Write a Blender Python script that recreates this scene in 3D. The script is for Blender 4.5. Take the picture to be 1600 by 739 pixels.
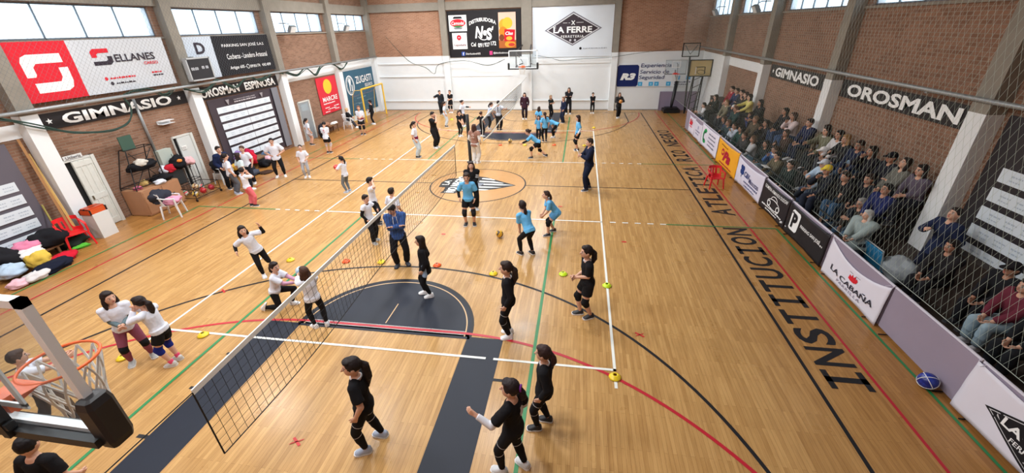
import bpy, math, random
from mathutils import Vector, Matrix, Euler, noise
PI = math.pi
V3 = Vector
C = bpy.context.scene.collection
SC = bpy.context.scene
for _o in list(bpy.data.objects):
    bpy.data.objects.remove(_o)

# ------------------------------------------------------------------ camera
_yaw, _pit, _rol = -0.16832, 0.4719600, -0.03146
_fw = V3((math.sin(_yaw)*math.cos(_pit), math.cos(_yaw)*math.cos(_pit), -math.sin(_pit)))
_rt = V3((math.cos(_yaw), -math.sin(_yaw), 0))
_up = _rt.cross(_fw)
_r2 = _rt*math.cos(_rol)+_up*math.sin(_rol)
_u2 = -_rt*math.sin(_rol)+_up*math.cos(_rol)
cam_data = bpy.data.cameras.new('camera')
cam = bpy.data.objects.new('camera', cam_data); C.objects.link(cam)
cam.matrix_world = Matrix(((_r2.x,_u2.x,-_fw.x,3.68759),(_r2.y,_u2.y,-_fw.y,-14.38543),(_r2.z,_u2.z,-_fw.z,5.28585),(0,0,0,1)))
cam_data.sensor_width = 36; cam_data.lens = 642.4707/1600*36
cam_data.clip_start = 0.05; cam_data.clip_end = 300
SC.camera = cam

# ------------------------------------------------------------------ view, world, lamps
SC.view_settings.view_transform = 'Standard'
SC.view_settings.look = 'None'
SC.view_settings.exposure = 0.13
SC.view_settings.gamma = 1.0
SC.view_settings.use_curve_mapping = False
SKY = 2.8
LAMP_W = 246.0
w = bpy.data.worlds.new('sky'); SC.world = w; w.use_nodes = True
_n = w.node_tree.nodes; _l = w.node_tree.links
_bg = _n['Background']
_tc = _n.new('ShaderNodeTexCoord'); _nz = _n.new('ShaderNodeTexNoise'); _cr = _n.new('ShaderNodeValToRGB')
_nz.inputs['Scale'].default_value = 5; _nz.inputs['Detail'].default_value = 5
_cr.color_ramp.elements[0].position = .35; _cr.color_ramp.elements[0].color = (.50,.72,.95,1)
_cr.color_ramp.elements[1].position = .62; _cr.color_ramp.elements[1].color = (.93,.97,1,1)
_l.new(_tc.outputs['Generated'], _nz.inputs['Vector']); _l.new(_nz.outputs['Fac'], _cr.inputs['Fac'])
_l.new(_cr.outputs['Color'], _bg.inputs['Color']); _bg.inputs['Strength'].default_value = SKY

# ------------------------------------------------------------------ materials
MATS = {}
def srgb(r, g, b):
    f = lambda c: (c/255/12.92) if c/255 <= .04045 else ((c/255+.055)/1.055)**2.4
    return (f(r), f(g), f(b), 1)
def mat(name, rgb, rough=.6, metal=0, nscale=0, namt=.15, bump=0, emit=0, spec=.5, trans=0, alpha=1):
    """plain procedural material with optional noise tint and bump"""
    key = (name, rgb, rough)
    if key in MATS: return MATS[key]
    m = bpy.data.materials.new(name); m.use_nodes = True
    nt = m.node_tree; N = nt.nodes; L = nt.links; b = N['Principled BSDF']
    col = srgb(*rgb); b.inputs['Base Color'].default_value = col
    b.inputs['Roughness'].default_value = rough; b.inputs['Metallic'].default_value = metal
    b.inputs['Specular IOR Level'].default_value = spec
    if trans: b.inputs['Transmission Weight'].default_value = trans
    if alpha < 1: b.inputs['Alpha'].default_value = alpha
    if emit:
        b.inputs['Emission Color'].default_value = col; b.inputs['Emission Strength'].default_value = emit
    if nscale:
        t = N.new('ShaderNodeTexCoord'); z = N.new('ShaderNodeTexNoise')
        z.inputs['Scale'].default_value = nscale; z.inputs['Detail'].default_value = 6
        L.new(t.outputs['Object'], z.inputs['Vector'])
        mx = N.new('ShaderNodeMixRGB'); mx.blend_type = 'MIX'
        mx.inputs[1].default_value = tuple(c*(1-namt) for c in col[:3])+(1,)
        mx.inputs[2].default_value = tuple(min(1, c*(1+namt)) for c in col[:3])+(1,)
        L.new(z.outputs['Fac'], mx.inputs[0]); L.new(mx.outputs[0], b.inputs['Base Color'])
        if bump:
            bp = N.new('ShaderNodeBump'); bp.inputs['Strength'].default_value = bump; bp.inputs['Distance'].default_value = .01
            L.new(z.outputs['Fac'], bp.inputs['Height']); L.new(bp.outputs[0], b.inputs['Normal'])
    MATS[key] = m
    return m
def cloth(rgb): return mat('cloth', rgb, .92, 0, 14, .12, .25, spec=.15)
def ink(rgb): return mat('print', rgb, .75, 0, 0, spec=.2)
def vinyl(rgb): return mat('vinyl', rgb, .55, 0, 1.5, .05, .1, spec=.3)
def plastic(rgb): return mat('plastic', rgb, .3, 0, 0)
def metal(rgb, r=.45): return mat('painted_metal', rgb, r, .3, 20, .08)

def brick_mat(name, a, b, mortar, ax):
    m = bpy.data.materials.new(name); m.use_nodes = True
    nt = m.node_tree; N = nt.nodes; L = nt.links; p = N['Principled BSDF']
    g = N.new('ShaderNodeNewGeometry'); s = N.new('ShaderNodeSeparateXYZ'); c = N.new('ShaderNodeCombineXYZ')
    L.new(g.outputs['Position'], s.inputs[0]); L.new(s.outputs[ax], c.inputs[0]); L.new(s.outputs[2], c.inputs[1])
    t = N.new('ShaderNodeTexBrick'); t.inputs['Scale'].default_value = 1
    t.inputs['Brick Width'].default_value = .26; t.inputs['Row Height'].default_value = .078
    t.inputs['Mortar Size'].default_value = .011; t.inputs['Mortar Smooth'].default_value = .3; t.inputs['Bias'].default_value = -.1
    t.inputs['Color1'].default_value = srgb(*a); t.inputs['Color2'].default_value = srgb(*b); t.inputs['Mortar'].default_value = srgb(*mortar)
    L.new(c.outputs[0], t.inputs['Vector'])
    z = N.new('ShaderNodeTexNoise'); z.inputs['Scale'].default_value = .9; z.inputs['Detail'].default_value = 8
    L.new(g.outputs['Position'], z.inputs['Vector'])
    mx = N.new('ShaderNodeMixRGB'); mx.blend_type = 'MULTIPLY'; mx.inputs[0].default_value = .7
    r = N.new('ShaderNodeValToRGB'); r.color_ramp.elements[0].position = .3; r.color_ramp.elements[0].color = (.74,.71,.69,1)
    r.color_ramp.elements[1].position = .65; r.color_ramp.elements[1].color = (1,1,1,1)
    L.new(z.outputs['Fac'], r.inputs['Fac']); L.new(t.outputs['Color'], mx.inputs[1]); L.new(r.outputs['Color'], mx.inputs[2])
    L.new(mx.outputs[0], p.inputs['Base Color'])
    bp = N.new('ShaderNodeBump'); bp.inputs['Strength'].default_value = .5; bp.inputs['Distance'].default_value = .01; bp.invert = True
    L.new(t.outputs['Fac'], bp.inputs['Height']); L.new(bp.outputs[0], p.inputs['Normal'])
    p.inputs['Roughness'].default_value = .9; p.inputs['Specular IOR Level'].default_value = .2
    return m
def floor_mat():
    m = bpy.data.materials.new('varnished_planks'); m.use_nodes = True
    nt = m.node_tree; N = nt.nodes; L = nt.links; p = N['Principled BSDF']
    g = N.new('ShaderNodeNewGeometry'); s = N.new('ShaderNodeSeparateXYZ'); c = N.new('ShaderNodeCombineXYZ')
    L.new(g.outputs['Position'], s.inputs[0]); L.new(s.outputs[1], c.inputs[0]); L.new(s.outputs[0], c.inputs[1])
    t = N.new('ShaderNodeTexBrick'); t.inputs['Scale'].default_value = 1; t.offset = .37
    t.inputs['Brick Width'].default_value = .95; t.inputs['Row Height'].default_value = .058
    t.inputs['Mortar Size'].default_value = .0012; t.inputs['Bias'].default_value = .0
    t.inputs['Color1'].default_value = srgb(200,158,101); t.inputs['Color2'].default_value = srgb(180,138,84); t.inputs['Mortar'].default_value = srgb(126,88,46)
    L.new(c.outputs[0], t.inputs['Vector'])
    # grain streaks along the boards
    mp = N.new('ShaderNodeMapping'); mp.inputs['Scale'].default_value = (11, .9, 1)
    L.new(g.outputs['Position'], mp.inputs['Vector'])
    z = N.new('ShaderNodeTexNoise'); z.inputs['Scale'].default_value = 1.6; z.inputs['Detail'].default_value = 8; z.inputs['Roughness'].default_value = .65
    L.new(mp.outputs[0], z.inputs['Vector'])
    r = N.new('ShaderNodeValToRGB'); r.color_ramp.elements[0].position = .33; r.color_ramp.elements[0].color = (.66,.58,.5,1)
    r.color_ramp.elements[1].position = .56; r.color_ramp.elements[1].color = (1,1,1,1)
    L.new(z.outputs['Fac'], r.inputs['Fac'])
    mx = N.new('ShaderNodeMixRGB'); mx.blend_type = 'MULTIPLY'; mx.inputs[0].default_value = .6
    L.new(t.outputs['Color'], mx.inputs[1]); L.new(r.outputs['Color'], mx.inputs[2])
    # margins tinted darker and browner: painted reflection of brick wall and crowd
    ab = N.new('ShaderNodeMath'); ab.operation = 'ABSOLUTE'; L.new(s.outputs[0], ab.inputs[0])
    mr = N.new('ShaderNodeMapRange'); mr.inputs['From Min'].default_value = 6.6; mr.inputs['From Max'].default_value = 9.4
    L.new(ab.outputs[0], mr.inputs['Value'])
    m2 = N.new('ShaderNodeMixRGB'); m2.blend_type = 'MULTIPLY'; m2.inputs[2].default_value = (.78,.63,.48,1)
    L.new(mr.outputs['Result'], m2.inputs[0]); L.new(mx.outputs[0], m2.inputs[1])
    L.new(m2.outputs[0], p.inputs['Base Color'])
    z2 = N.new('ShaderNodeTexNoise'); z2.inputs['Scale'].default_value = 1.2; z2.inputs['Detail'].default_value = 5
    L.new(g.outputs['Position'], z2.inputs['Vector'])
    rr = N.new('ShaderNodeMapRange'); rr.inputs['To Min'].default_value = .2; rr.inputs['To Max'].default_value = .4
    L.new(z2.outputs['Fac'], rr.inputs['Value']); L.new(rr.outputs['Result'], p.inputs['Roughness'])
    p.inputs['Specular IOR Level'].default_value = .34
    return m
def glass_mat(name, tint, op, frost=False):
    """thin clear pane: mostly see-through, a little tint and gloss"""
    m = bpy.data.materials.new(name); m.use_nodes = True
    nt = m.node_tree; N = nt.nodes; L = nt.links; N.remove(N['Principled BSDF']); o = N['Material Output']
    a = N.new('ShaderNodeBsdfTransparent'); a.inputs[0].default_value = tint
    d = N.new('ShaderNodeBsdfTranslucent' if frost else 'ShaderNodeBsdfDiffuse'); d.inputs[0].default_value = (.86,.92,.96,1)
    g = N.new('ShaderNodeBsdfGlossy'); g.inputs['Roughness'].default_value = .05
    m1 = N.new('ShaderNodeMixShader'); m1.inputs[0].default_value = op
    L.new(a.outputs[0], m1.inputs[1]); L.new(d.outputs[0], m1.inputs[2])
    lw = N.new('ShaderNodeLayerWeight'); pw = N.new('ShaderNodeMath'); pw.operation = 'POWER'; pw.inputs[1].default_value = 4
    f = N.new('ShaderNodeMath'); f.operation = 'MULTIPLY_ADD'; f.inputs[1].default_value = .3; f.inputs[2].default_value = .025
    L.new(lw.outputs['Facing'], pw.inputs[0]); L.new(pw.outputs[0], f.inputs[0])
    m2 = N.new('ShaderNodeMixShader'); L.new(f.outputs[0], m2.inputs[0]); L.new(m1.outputs[0], m2.inputs[1]); L.new(g.outputs[0], m2.inputs[2])
    L.new(m2.outputs[0], o.inputs['Surface'])
    return m

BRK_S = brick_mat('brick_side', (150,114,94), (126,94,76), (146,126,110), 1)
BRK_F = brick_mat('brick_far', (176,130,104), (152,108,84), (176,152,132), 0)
WHITE_WALL = mat('white_paint', (226,230,232), .7, 0, 2.2, .04, .05, spec=.25)
CONC = mat('concrete', (140,134,124), .9, 0, 3, .18, .15, spec=.15)
FLOOR = floor_mat()
GLASS = glass_mat('clear_glass', (.93,.96,.97,1), .05)
WINGLASS = glass_mat('window_glass', (.92,.97,1,1), .35, True)
BLACKM = metal((28,28,30), .5)
WHITEP = mat('white_enamel', (232,234,236), .4)

# ------------------------------------------------------------------ mesh builder
class MB:
    def __init__(s): s.v = []; s.f = []; s.m = []; s.ms = []
    def slot(s, m):
        if m not in s.ms: s.ms.append(m)
        return s.ms.index(m)
    def add(s, vs, fs, m):
        k = len(s.v); i = s.slot(m)
        s.v += [V3(p) for p in vs]
        for f in fs: s.f.append([k+q for q in f]); s.m.append(i)
    def box(s, c, d, m, R=None):
        c = V3(c); vs = []
        for x in (-.5,.5):
            for y in (-.5,.5):
                for z in (-.5,.5):
                    p = V3((x*d[0], y*d[1], z*d[2]))
                    vs.append(c+(R @ p if R else p))
        s.add(vs, [(0,1,3,2),(4,6,7,5),(0,4,5,1),(2,3,7,6),(0,2,6,4),(1,5,7,3)], m)
    def span(s, a, b, m):
        s.box([(a[i]+b[i])/2 for i in range(3)], [abs(b[i]-a[i]) for i in range(3)], m)
    def rings(s, R, m, cap=True, closed=False):
        n = len(R[0]); vs = [p for r in R for p in r]; fs = []
        for i in range(len(R)-1):
            for j in range(n):
                k = (j+1) % n; fs.append((i*n+j, i*n+k, (i+1)*n+k, (i+1)*n+j))
        if closed:
            i = len(R)-1
            for j in range(n):
                k = (j+1) % n; fs.append((i*n+j, i*n+k, k, j))
        elif cap:
            fs.append(tuple(range(n))[::-1]); fs.append(tuple((len(R)-1)*n+j for j in range(n)))
        s.add(vs, fs, m)
    def tube(s, pts, r, m, n=8, closed=False, cap=True):
        pts = [V3(p) for p in pts]; R = []; rr = r if isinstance(r, (list, tuple)) else [r]*len(pts)
        up = None
        for i, p in enumerate(pts):
            if closed: d = pts[(i+1) % len(pts)]-pts[i-1]
            else: d = pts[min(i+1, len(pts)-1)]-pts[max(i-1, 0)]
            if d.length < 1e-9: d = V3((0,0,1))
            d.normalize()
            if up is None: up = V3((0,0,1)) if abs(d.z) < .9 else V3((1,0,0))
            x = up - d*up.dot(d)
            if x.length < 1e-4: x = d.orthogonal()
            x.normalize(); y = d.cross(x); up = x
            R.append([p+(x*math.cos(a)+y*math.sin(a))*rr[i] for a in [2*PI*j/n for j in range(n)]])
        s.rings(R, m, cap, closed)
    def ell(s, c, r, m, R=None, nu=14, nv=10):
        c = V3(c); vs = []; fs = []
        for i in range(1, nv):
            t = PI*i/nv
            for j in range(nu):
                a = 2*PI*j/nu
                p = V3((r[0]*math.sin(t)*math.cos(a), r[1]*math.sin(t)*math.sin(a), r[2]*math.cos(t)))
                vs.append(c+(R @ p if R else p))
        tp = V3((0,0,r[2])); k = len(vs)
        vs += [c+(R @ tp if R else tp), c-(R @ tp if R else tp)]
        for i in range(nv-2):
            for j in range(nu):
                q = (j+1) % nu; fs.append((i*nu+j, (i+1)*nu+j, (i+1)*nu+q, i*nu+q))
        for j in range(nu):
            q = (j+1) % nu; fs.append((k, j, q)); fs.append((k+1, (nv-2)*nu+q, (nv-2)*nu+j))
        s.add(vs, fs, m)
    def cap(s, a, b, ra, rb, m, n=12):
        """tapered capsule"""
        a = V3(a); b = V3(b); d = b-a
        if d.length < 1e-6: s.ell(a, (ra,)*3, m); return
        d.normalize(); x = d.orthogonal().normalized(); y = d.cross(x); R = []
        for t in (-80,-50,-20): R.append((a+d*(ra*math.sin(math.radians(t))), ra*math.cos(math.radians(t))))
        R.append((a, ra)); R.append((b, rb))
        for t in (20,50,80): R.append((b+d*(rb*math.sin(math.radians(t))), rb*math.cos(math.radians(t))))
        s.rings([[p+(x*math.cos(q)+y*math.sin(q))*r for q in [2*PI*j/n for j in range(n)]] for p, r in R], m)
    def lathe(s, prof, c, m, n=24, R=None, cap=True):
        c = V3(c)
        s.rings([[c+((R @ V3((r*math.cos(a), r*math.sin(a), z))) if R else V3((r*math.cos(a), r*math.sin(a), z))) for a in [2*PI*j/n for j in range(n)]] for r, z in prof], m, cap)
    def build(s, name, parent=None, origin=None, smooth=False, local=False):
        me = bpy.data.meshes.new(name)
        o = V3((0,0,0))
        if parent is not None and not local:
            q = parent
            while q is not None: o = o+q.location; q = q.parent
        elif origin is not None: o = V3(origin)
        me.from_pydata([tuple(p-o) for p in s.v], [], s.f)
        for m in s.ms: me.materials.append(m)
        me.polygons.foreach_set('material_index', s.m)
        if smooth: me.polygons.foreach_set('use_smooth', [True]*len(s.f))
        me.update()
        ob = bpy.data.objects.new(name, me); C.objects.link(ob)
        if parent is not None: ob.parent = parent
        elif origin is not None: ob.location = o
        return ob
def tag(o, label=None, cat=None, group=None, kind=None):
    if label: o['label'] = label
    if cat: o['category'] = cat
    if group: o['group'] = group
    if kind: o['kind'] = kind
    return o
def empty(name, loc, label, cat, rotz=0, group=None):
    o = bpy.data.objects.new(name, None); C.objects.link(o); o.location = loc; o.rotation_euler = (0,0,rotz)
    o.empty_display_size = .2
    return tag(o, label, cat, group)
def struct(o): o['kind'] = 'structure'; return o
def Rz(a): return Matrix.Rotation(a, 3, 'Z')
def rng(i): return random.Random(i)
# ------------------------------------------------------------------ room shell
XL, XR, YF, YN, ZT = -11.0, 11.25, 15.35, -15.4, 8.4
COLS_Y = [-10.2, -5.35, -0.08, 5.15, 10.35]
fb = MB(); fb.span((XL-.3, YN-.3, -.2), (XR+.3, YF+.3, 0), FLOOR)
floor = struct(fb.build('floor'))
def side_wall(name, x, sgn, zb, zt):
    """brick wall with a strip of windows; sgn = direction into the room"""
    b = MB(); o = x-sgn*.3
    b.span((o, YN, 0), (x, YF, zb), BRK_S); b.span((o, YN, zt), (x, YF, ZT), BRK_S)
    for y in COLS_Y: b.span((o, y-.42, zb), (x, y+.42, zt), BRK_S)
    b.span((o, YF-.35, zb), (x, YF, zt), BRK_S); b.span((o, YN, zb), (x, YN+.4, zt), BRK_S)
    return struct(b.build(name))
ZB, ZW = 5.32, 6.23
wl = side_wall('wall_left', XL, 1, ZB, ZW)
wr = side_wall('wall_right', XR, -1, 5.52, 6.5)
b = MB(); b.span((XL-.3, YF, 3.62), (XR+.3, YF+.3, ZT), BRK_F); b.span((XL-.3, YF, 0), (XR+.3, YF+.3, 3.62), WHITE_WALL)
wf = struct(b.build('wall_far'))
b = MB(); b.span((XL-.3, YN-.3, 0), (XR+.3, YN, ZT), BRK_F); wn = struct(b.build('wall_near'))
b = MB(); b.span((XL-.3, YN-.3, ZT), (XR+.3, YF+.3, ZT+.2), mat('roof_sheet', (150,152,152), .6, .2, 4, .1)); struct(b.build('ceiling'))
# pillars, beams and painted bands are parts of their wall
def wall_part(name, parent, boxes):
    b = MB()
    for a, c, m in boxes: b.span(a, c, m)
    return b.build(name, parent)
for wall, x, s, zc in ((wl, XL, 1, 3.55), (wr, XR, -1, 3.62)):
    for y in COLS_Y:
        wall_part('pillar', wall, [((x, y-.2, 0), (x+s*.3, y+.2, zc), WHITE_WALL), ((x, y-.2, zc), (x+s*.3, y+.2, ZT), CONC)])
    top = ZW if s == 1 else 6.5
    wall_part('roof_beam', wall, [((x, YN, top+.02), (x+s*.16, YF, top+.5), CONC)])
    wall_part('window_sill', wall, [((x, YN, (ZB if s == 1 else 5.52)-.07), (x+s*.06, YF, (ZB if s == 1 else 5.52)-.01), CONC)])
    wall_part('painted_band', wall, [((x, 5.35, 3.08 if s == 1 else 3.2), (x+s*.02, 10.15, 3.58), WHITE_WALL)])
    wall_part('painted_band', wall, [((x, 10.55, 0), (x+s*.02, YF, 3.58), WHITE_WALL)])
    wall_part('painted_band', wall, [((x, -10, 3.0), (x+s*.02, -5.55, 3.35), WHITE_WALL)] if s == 1 else [((x, -10, 0), (x+s*.02, -5.55, .9), WHITE_WALL)])
wall_part('pillar', wl, [((XL, YF-.35, 0), (XL+.32, YF, 3.6), WHITE_WALL), ((XL, YF-.35, 3.6), (XL+.32, YF, ZT), CONC)])
for x0, x1 in ((-5.72, -5.3), (-.28, .38), (5.57, 5.95)):
    wall_part('pillar', wf, [((x0, YF-.22, 0), (x1, YF, 3.62), WHITE_WALL), ((x0, YF-.22, 3.62), (x1, YF, ZT), CONC)])
wall_part('roof_beam', wf, [((XL, YF-.16, 6.36), (5.6, YF, 6.82), CONC)])
for z in (3.12, 2.28, .62):
    wall_part('ledge', wf, [((XL+.4, YF-.07, z), (-5.75 if z > 1 else 5.5, YF, z+.06), WHITE_WALL)])
wall_part('ledge', wf, [((-5.25, YF-.03, 2.28), (-1.0, YF, 2.31), WHITE_WALL)])
wall_part('ledge', wf, [((.45, YF-.05, 3.0), (5.5, YF, 3.3), WHITE_WALL)])
wall_part('skirting', wf, [((XL, YF-.02, 0), (XR, YF, .06), mat('skirting_grey', (150,148,146), .6))])
# windows
wi = 0
def window(x, s, y0, y1, z0, z1, n):
    global wi; wi += 1
    root = bpy.data.objects.new('window_%d' % wi, None); C.objects.link(root); root.location = (x-s*.12, (y0+y1)/2, z0); struct(root)
    fr = MB(); M = metal((96,104,112)); t = .013; xx = x-s*.12
    fr.span((xx-.03, y0, z0), (xx+.03, y1, z0+.04), M); fr.span((xx-.03, y0, z1-.04), (xx+.03, y1, z1), M)
    for k in range(n+1):
        y = y0+(y1-y0)*k/n; fr.span((xx-.03, y-t, z0), (xx+.03, y+t, z1), M)
    fr.build('window_frame', root)
    g = MB(); g.span((xx-.004, y0, z0), (xx+.004, y1, z1), WINGLASS); g.build('pane', root)
edges = [YN+.4]+[q for y in COLS_Y for q in (y-.42, y+.42)]+[YF-.35]
for k in range(0, len(edges), 2):
    window(XL, 1, edges[k], edges[k+1], ZB, ZW, 4)
    window(XR, -1, edges[k], edges[k+1], 5.52, 6.5, 5)
# unseen ceiling lamps, added and spread to light the court
LAMPS = [(x, y, k) for y, k in ((-14.2, .35), (-10.0, .8), (-4.5, 1.0), (2, 1.15), (8, 1.15), (12.3, .85)) for x in (-7.5, -3.2, 1.2)]
for i, (x, y, kw) in enumerate(LAMPS):
    e = empty('added_lamp', (x, y, 8.0), 'unseen round lamp added under the roof to light the court', 'lamp', 0, 'unseen lamps added over the court')
    b = MB(); b.lathe([(.06,.4),(.07,.2),(.16,.16),(.3,.02),(.32,0),(.3,0)], (x, y, 8.0), metal((150,152,154)), 28); b.build('housing', e, smooth=True)
    b = MB(); b.lathe([(.29,.005),(.29,-.005)], (x, y, 8.0), mat('lamp_lens', (255,252,245), .4, emit=6), 28); b.build('lens', e)
    ld = bpy.data.lights.new('lamp_light', 'AREA'); ld.shape = 'DISK'; ld.size = 1.0; ld.energy = LAMP_W*kw; ld.color = (.965, .985, 1)
    lo = bpy.data.objects.new('lamp_light', ld); C.objects.link(lo); lo.location = (0, 0, -.03); lo.parent = e

# ------------------------------------------------------------------ court markings (parts of the floor)
BLK = mat('court_black', (30,30,34), .5, spec=.3); RED = mat('court_red', (186,32,48), .45); GRN = mat('court_green', (38,128,72), .45)
WHT = mat('court_white', (236,238,232), .45); NAVY = mat('court_navy', (21,28,43), .5, 0, 3, .12, spec=.3); TAN = mat('court_tan', (206,170,124), .45)
class Marks:
    def __init__(s, name, z): s.b = MB(); s.name = name; s.z = z
    def rect(s, x0, y0, x1, y1, m): s.b.add([(x0,y0,s.z),(x1,y0,s.z),(x1,y1,s.z),(x0,y1,s.z)], [(0,1,2,3)], m)
    def arc(s, cx, cy, r, a0, a1, wd, m, n=64):
        vs = []; fs = []
        for i in range(n+1):
            a = math.radians(a0+(a1-a0)*i/n)
            vs += [(cx+(r-wd)*math.cos(a), cy+(r-wd)*math.sin(a), s.z), (cx+r*math.cos(a), cy+r*math.sin(a), s.z)]
            if i: fs.append((2*i-2, 2*i-1, 2*i+1, 2*i))
        s.b.add(vs, fs, m)
    def fan(s, cx, cy, r, a0, a1, m, n=64):
        vs = [(cx,cy,s.z)]+[(cx+r*math.cos(math.radians(a0+(a1-a0)*i/n)), cy+r*math.sin(math.radians(a0+(a1-a0)*i/n)), s.z) for i in range(n+1)]
        s.b.add(vs, [(0,i,i+1) for i in range(1, n+1)], m)
    def poly(s, pts, m): s.b.add([(x,y,s.z) for x, y in pts], [tuple(range(len(pts)))], m)
    def done(s): return s.b.build(s.name, floor)
mk = Marks('key_paint', .002)
for s in (-1, 1):
    for q in (-1, 1): mk.rect(q*1.75, s*14.36, q*2.45, s*8.45, NAVY)
    mk.fan(0, s*8.45, 1.8, 0 if s < 0 else 180, 180 if s < 0 else 360, NAVY)
    mk.rect(-1.8, s*8.52, 1.8, s*8.4, NAVY)
mk.fan(0, 0, 1.79, 0, 360, mat('court_orange_wood', (190,140,82), .35, 0, 6, .1))
mk.done()
mk = Marks('basketball_line', .0035)
for q in (-1, 1):
    mk.rect(q*7.65-.03, -14.39, q*7.65+.03, 14.39, BLK); mk.rect(-7.65, q*14.36-.03, 7.65, q*14.36+.03, BLK)
    a = math.degrees(math.acos(6.6/6.75))
    mk.arc(0, q*12.785, 6.75, a if q < 0 else 180+a, 180-a if q < 0 else 360-a, .06, BLK)
    for p in (-1, 1): mk.rect(p*6.6-.03, q*14.36, p*6.6+.03, q*(12.785-math.sqrt(6.75**2-6.6**2)), BLK)
    mk.arc(0, q*12.785, 1.25, 0 if q < 0 else 180, 180 if q < 0 else 360, .06, BLK)
    mk.arc(0, q*8.45, 1.83, 0 if q < 0 else 180, 180 if q < 0 else 360, .05, BLK)
    for p in (-1, 1):
        for y in (9.45, 10.27, 11.2, 12.1): mk.rect(p*2.45, q*y-.03, p*2.62, q*y+.03, BLK)
mk.rect(-7.65, -.025, -1.8, .025, BLK); mk.rect(1.8, -.025, 7.65, .025, BLK)
mk.arc(0, 0, 1.82, 0, 360, .05, BLK, 96)
mk.done()
mk = Marks('free_throw_inlay', .0042)
for q in (-1, 1):
    mk.arc(0, q*8.45, 1.70, 0 if q < 0 else 180, 180 if q < 0 else 360, .025, TAN)
    mk.rect(-1.7, q*8.36-.05, 1.7, q*8.36-.04, WHT); mk.rect(-1.7, q*8.36+.04, 1.7, q*8.36+.05, WHT)
mk.rect(-.02, -7.6, .0, -8.25, TAN)
mk.done()
mk = Marks('handball_line', .005)
for q in (-1, 1):
    mk.rect(-1.5, q*8.36-.03, 1.5, q*8.36+.03, RED)
    mk.arc(1.5, q*14.36, 6.03, 0 if q < 0 else 270, 90 if q < 0 else 360, .06, RED); mk.arc(-1.5, q*14.36, 6.03, 90 if q < 0 else 180, 180 if q < 0 else 270, .06, RED)
    mk.rect(q*8.6-.025, -14.9, q*8.6+.025, 14.9, RED)
mk.done()
mk = Marks('mini_court_line', .006)
for q in (-1, 1):
    for p in (-1, 1): mk.rect(p*3.06-.03, q*3, p*3.06+.03, q*12.9, GRN)
    mk.rect(q*9.3-.025, -15, q*9.3+.025, -2.97, GRN); mk.rect(q*9.3-.025, 2.97, q*9.3+.025, 15, GRN)
    for p in (-1, 1): mk.rect(q*6.3, p*2.97-.025, q*9.3, p*2.97+.025, GRN)
mk.done()
mk = Marks('volleyball_line', .007)
for q in (-1, 1):
    mk.rect(q*4.475-.025, -9, q*4.475+.025, 9, WHT)
    mk.rect(-4.5, q*8.975-.025, 2.22, q*8.975+.025, WHT); mk.rect(2.36, q*8.975-.025, 4.5, q*8.975+.025, WHT)
    mk.rect(-4.5, q*2.975-.025, 4.5, q*2.975+.025, WHT)
    for p in (-1, 1):
        for k in range(5): mk.rect(p*(4.72+.36*k), q*2.975-.025, p*(4.72+.36*k+.17), q*2.975+.025, WHT)
        mk.rect(p*4.475-.025, q*9.2, p*4.475+.025, q*9.38, WHT)
mk.done()
mk = Marks('tape_mark', .0075)
RM = mat('red_tape', (200,44,44), .5)
for x, y in ((5.03,-4.2), (-.04,-4.23), (-5.51,-5.34), (3.2,-1.9), (-2.7,-6.9), (1.9,4.2)): mk.rect(x-.06, y-.035, x+.06, y+.035, RM)
for x, y in ((-.16,-10.97), (5.0,-8.0), (-4.3,-7.6)):
    for s in (-1, 1): mk.poly([(x-.09, y-.05*s-.012), (x-.07, y-.05*s+.02), (x+.09, y+.05*s+.012), (x+.07, y+.05*s-.02)][::1 if s > 0 else 1], RM)
mk.done()

# ------------------------------------------------------------------ text
_tcache = {}
def text_geo(s, bold=0., shear=0., space=1.):
    k = (s, bold, shear, space)
    if k in _tcache: return _tcache[k]
    cu = bpy.data.curves.new('t', 'FONT'); cu.body = s; cu.offset = bold; cu.shear = shear; cu.space_character = space; cu.resolution_u = 3
    ob = bpy.data.objects.new('t', cu); me = bpy.data.meshes.new_from_object(ob)
    vs = [v.co.copy() for v in me.vertices]; fs = [tuple(p.vertices) for p in me.polygons]
    bpy.data.objects.remove(ob); bpy.data.curves.remove(cu); bpy.data.meshes.remove(me)
    if vs:
        x0 = min(v.x for v in vs); x1 = max(v.x for v in vs); y0 = min(v.y for v in vs); y1 = max(v.y for v in vs)
        vs = [((v.x-x0)/(x1-x0+1e-9), (v.y-y0)/(y1-y0+1e-9)) for v in vs]
    _tcache[k] = (vs, fs)
    return vs, fs
from mathutils.geometry import delaunay_2d_cdt, intersect_point_tri_2d
def tess(pts, step=.1):
    """triangles of an outline with extra inner points, so that it follows a curved sheet"""
    vs = []; n = len(pts)
    for i in range(n):
        a = pts[i]; c_ = pts[(i+1) % n]; k = max(1, int(math.hypot(c_[0]-a[0], c_[1]-a[1])/step))
        vs += [Vector((a[0]+(c_[0]-a[0])*t/k, a[1]+(c_[1]-a[1])*t/k)) for t in range(k)]
    m = len(vs); x0 = min(p[0] for p in vs); x1 = max(p[0] for p in vs); y0 = min(p[1] for p in vs); y1 = max(p[1] for p in vs)
    if x1-x0 > step*1.5 and y1-y0 > step*1.5:
        for i in range(1, int((x1-x0)/step)+1):
            for j in range(1, int((y1-y0)/step)+1): vs.append(Vector((x0+i*step, y0+j*step)))
    r = delaunay_2d_cdt(vs, [(i, (i+1) % m) for i in range(m)], [list(range(m))], 1, 1e-5)
    fs = []
    for f in r[2]:
        p = [r[0][i] for i in f]; ar = sum(p[i-1].x*p[i].y-p[i].x*p[i-1].y for i in range(len(p)))
        fs.append(tuple(f) if ar > 0 else tuple(f)[::-1])
    return [(v.x, v.y) for v in r[0]], fs
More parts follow.
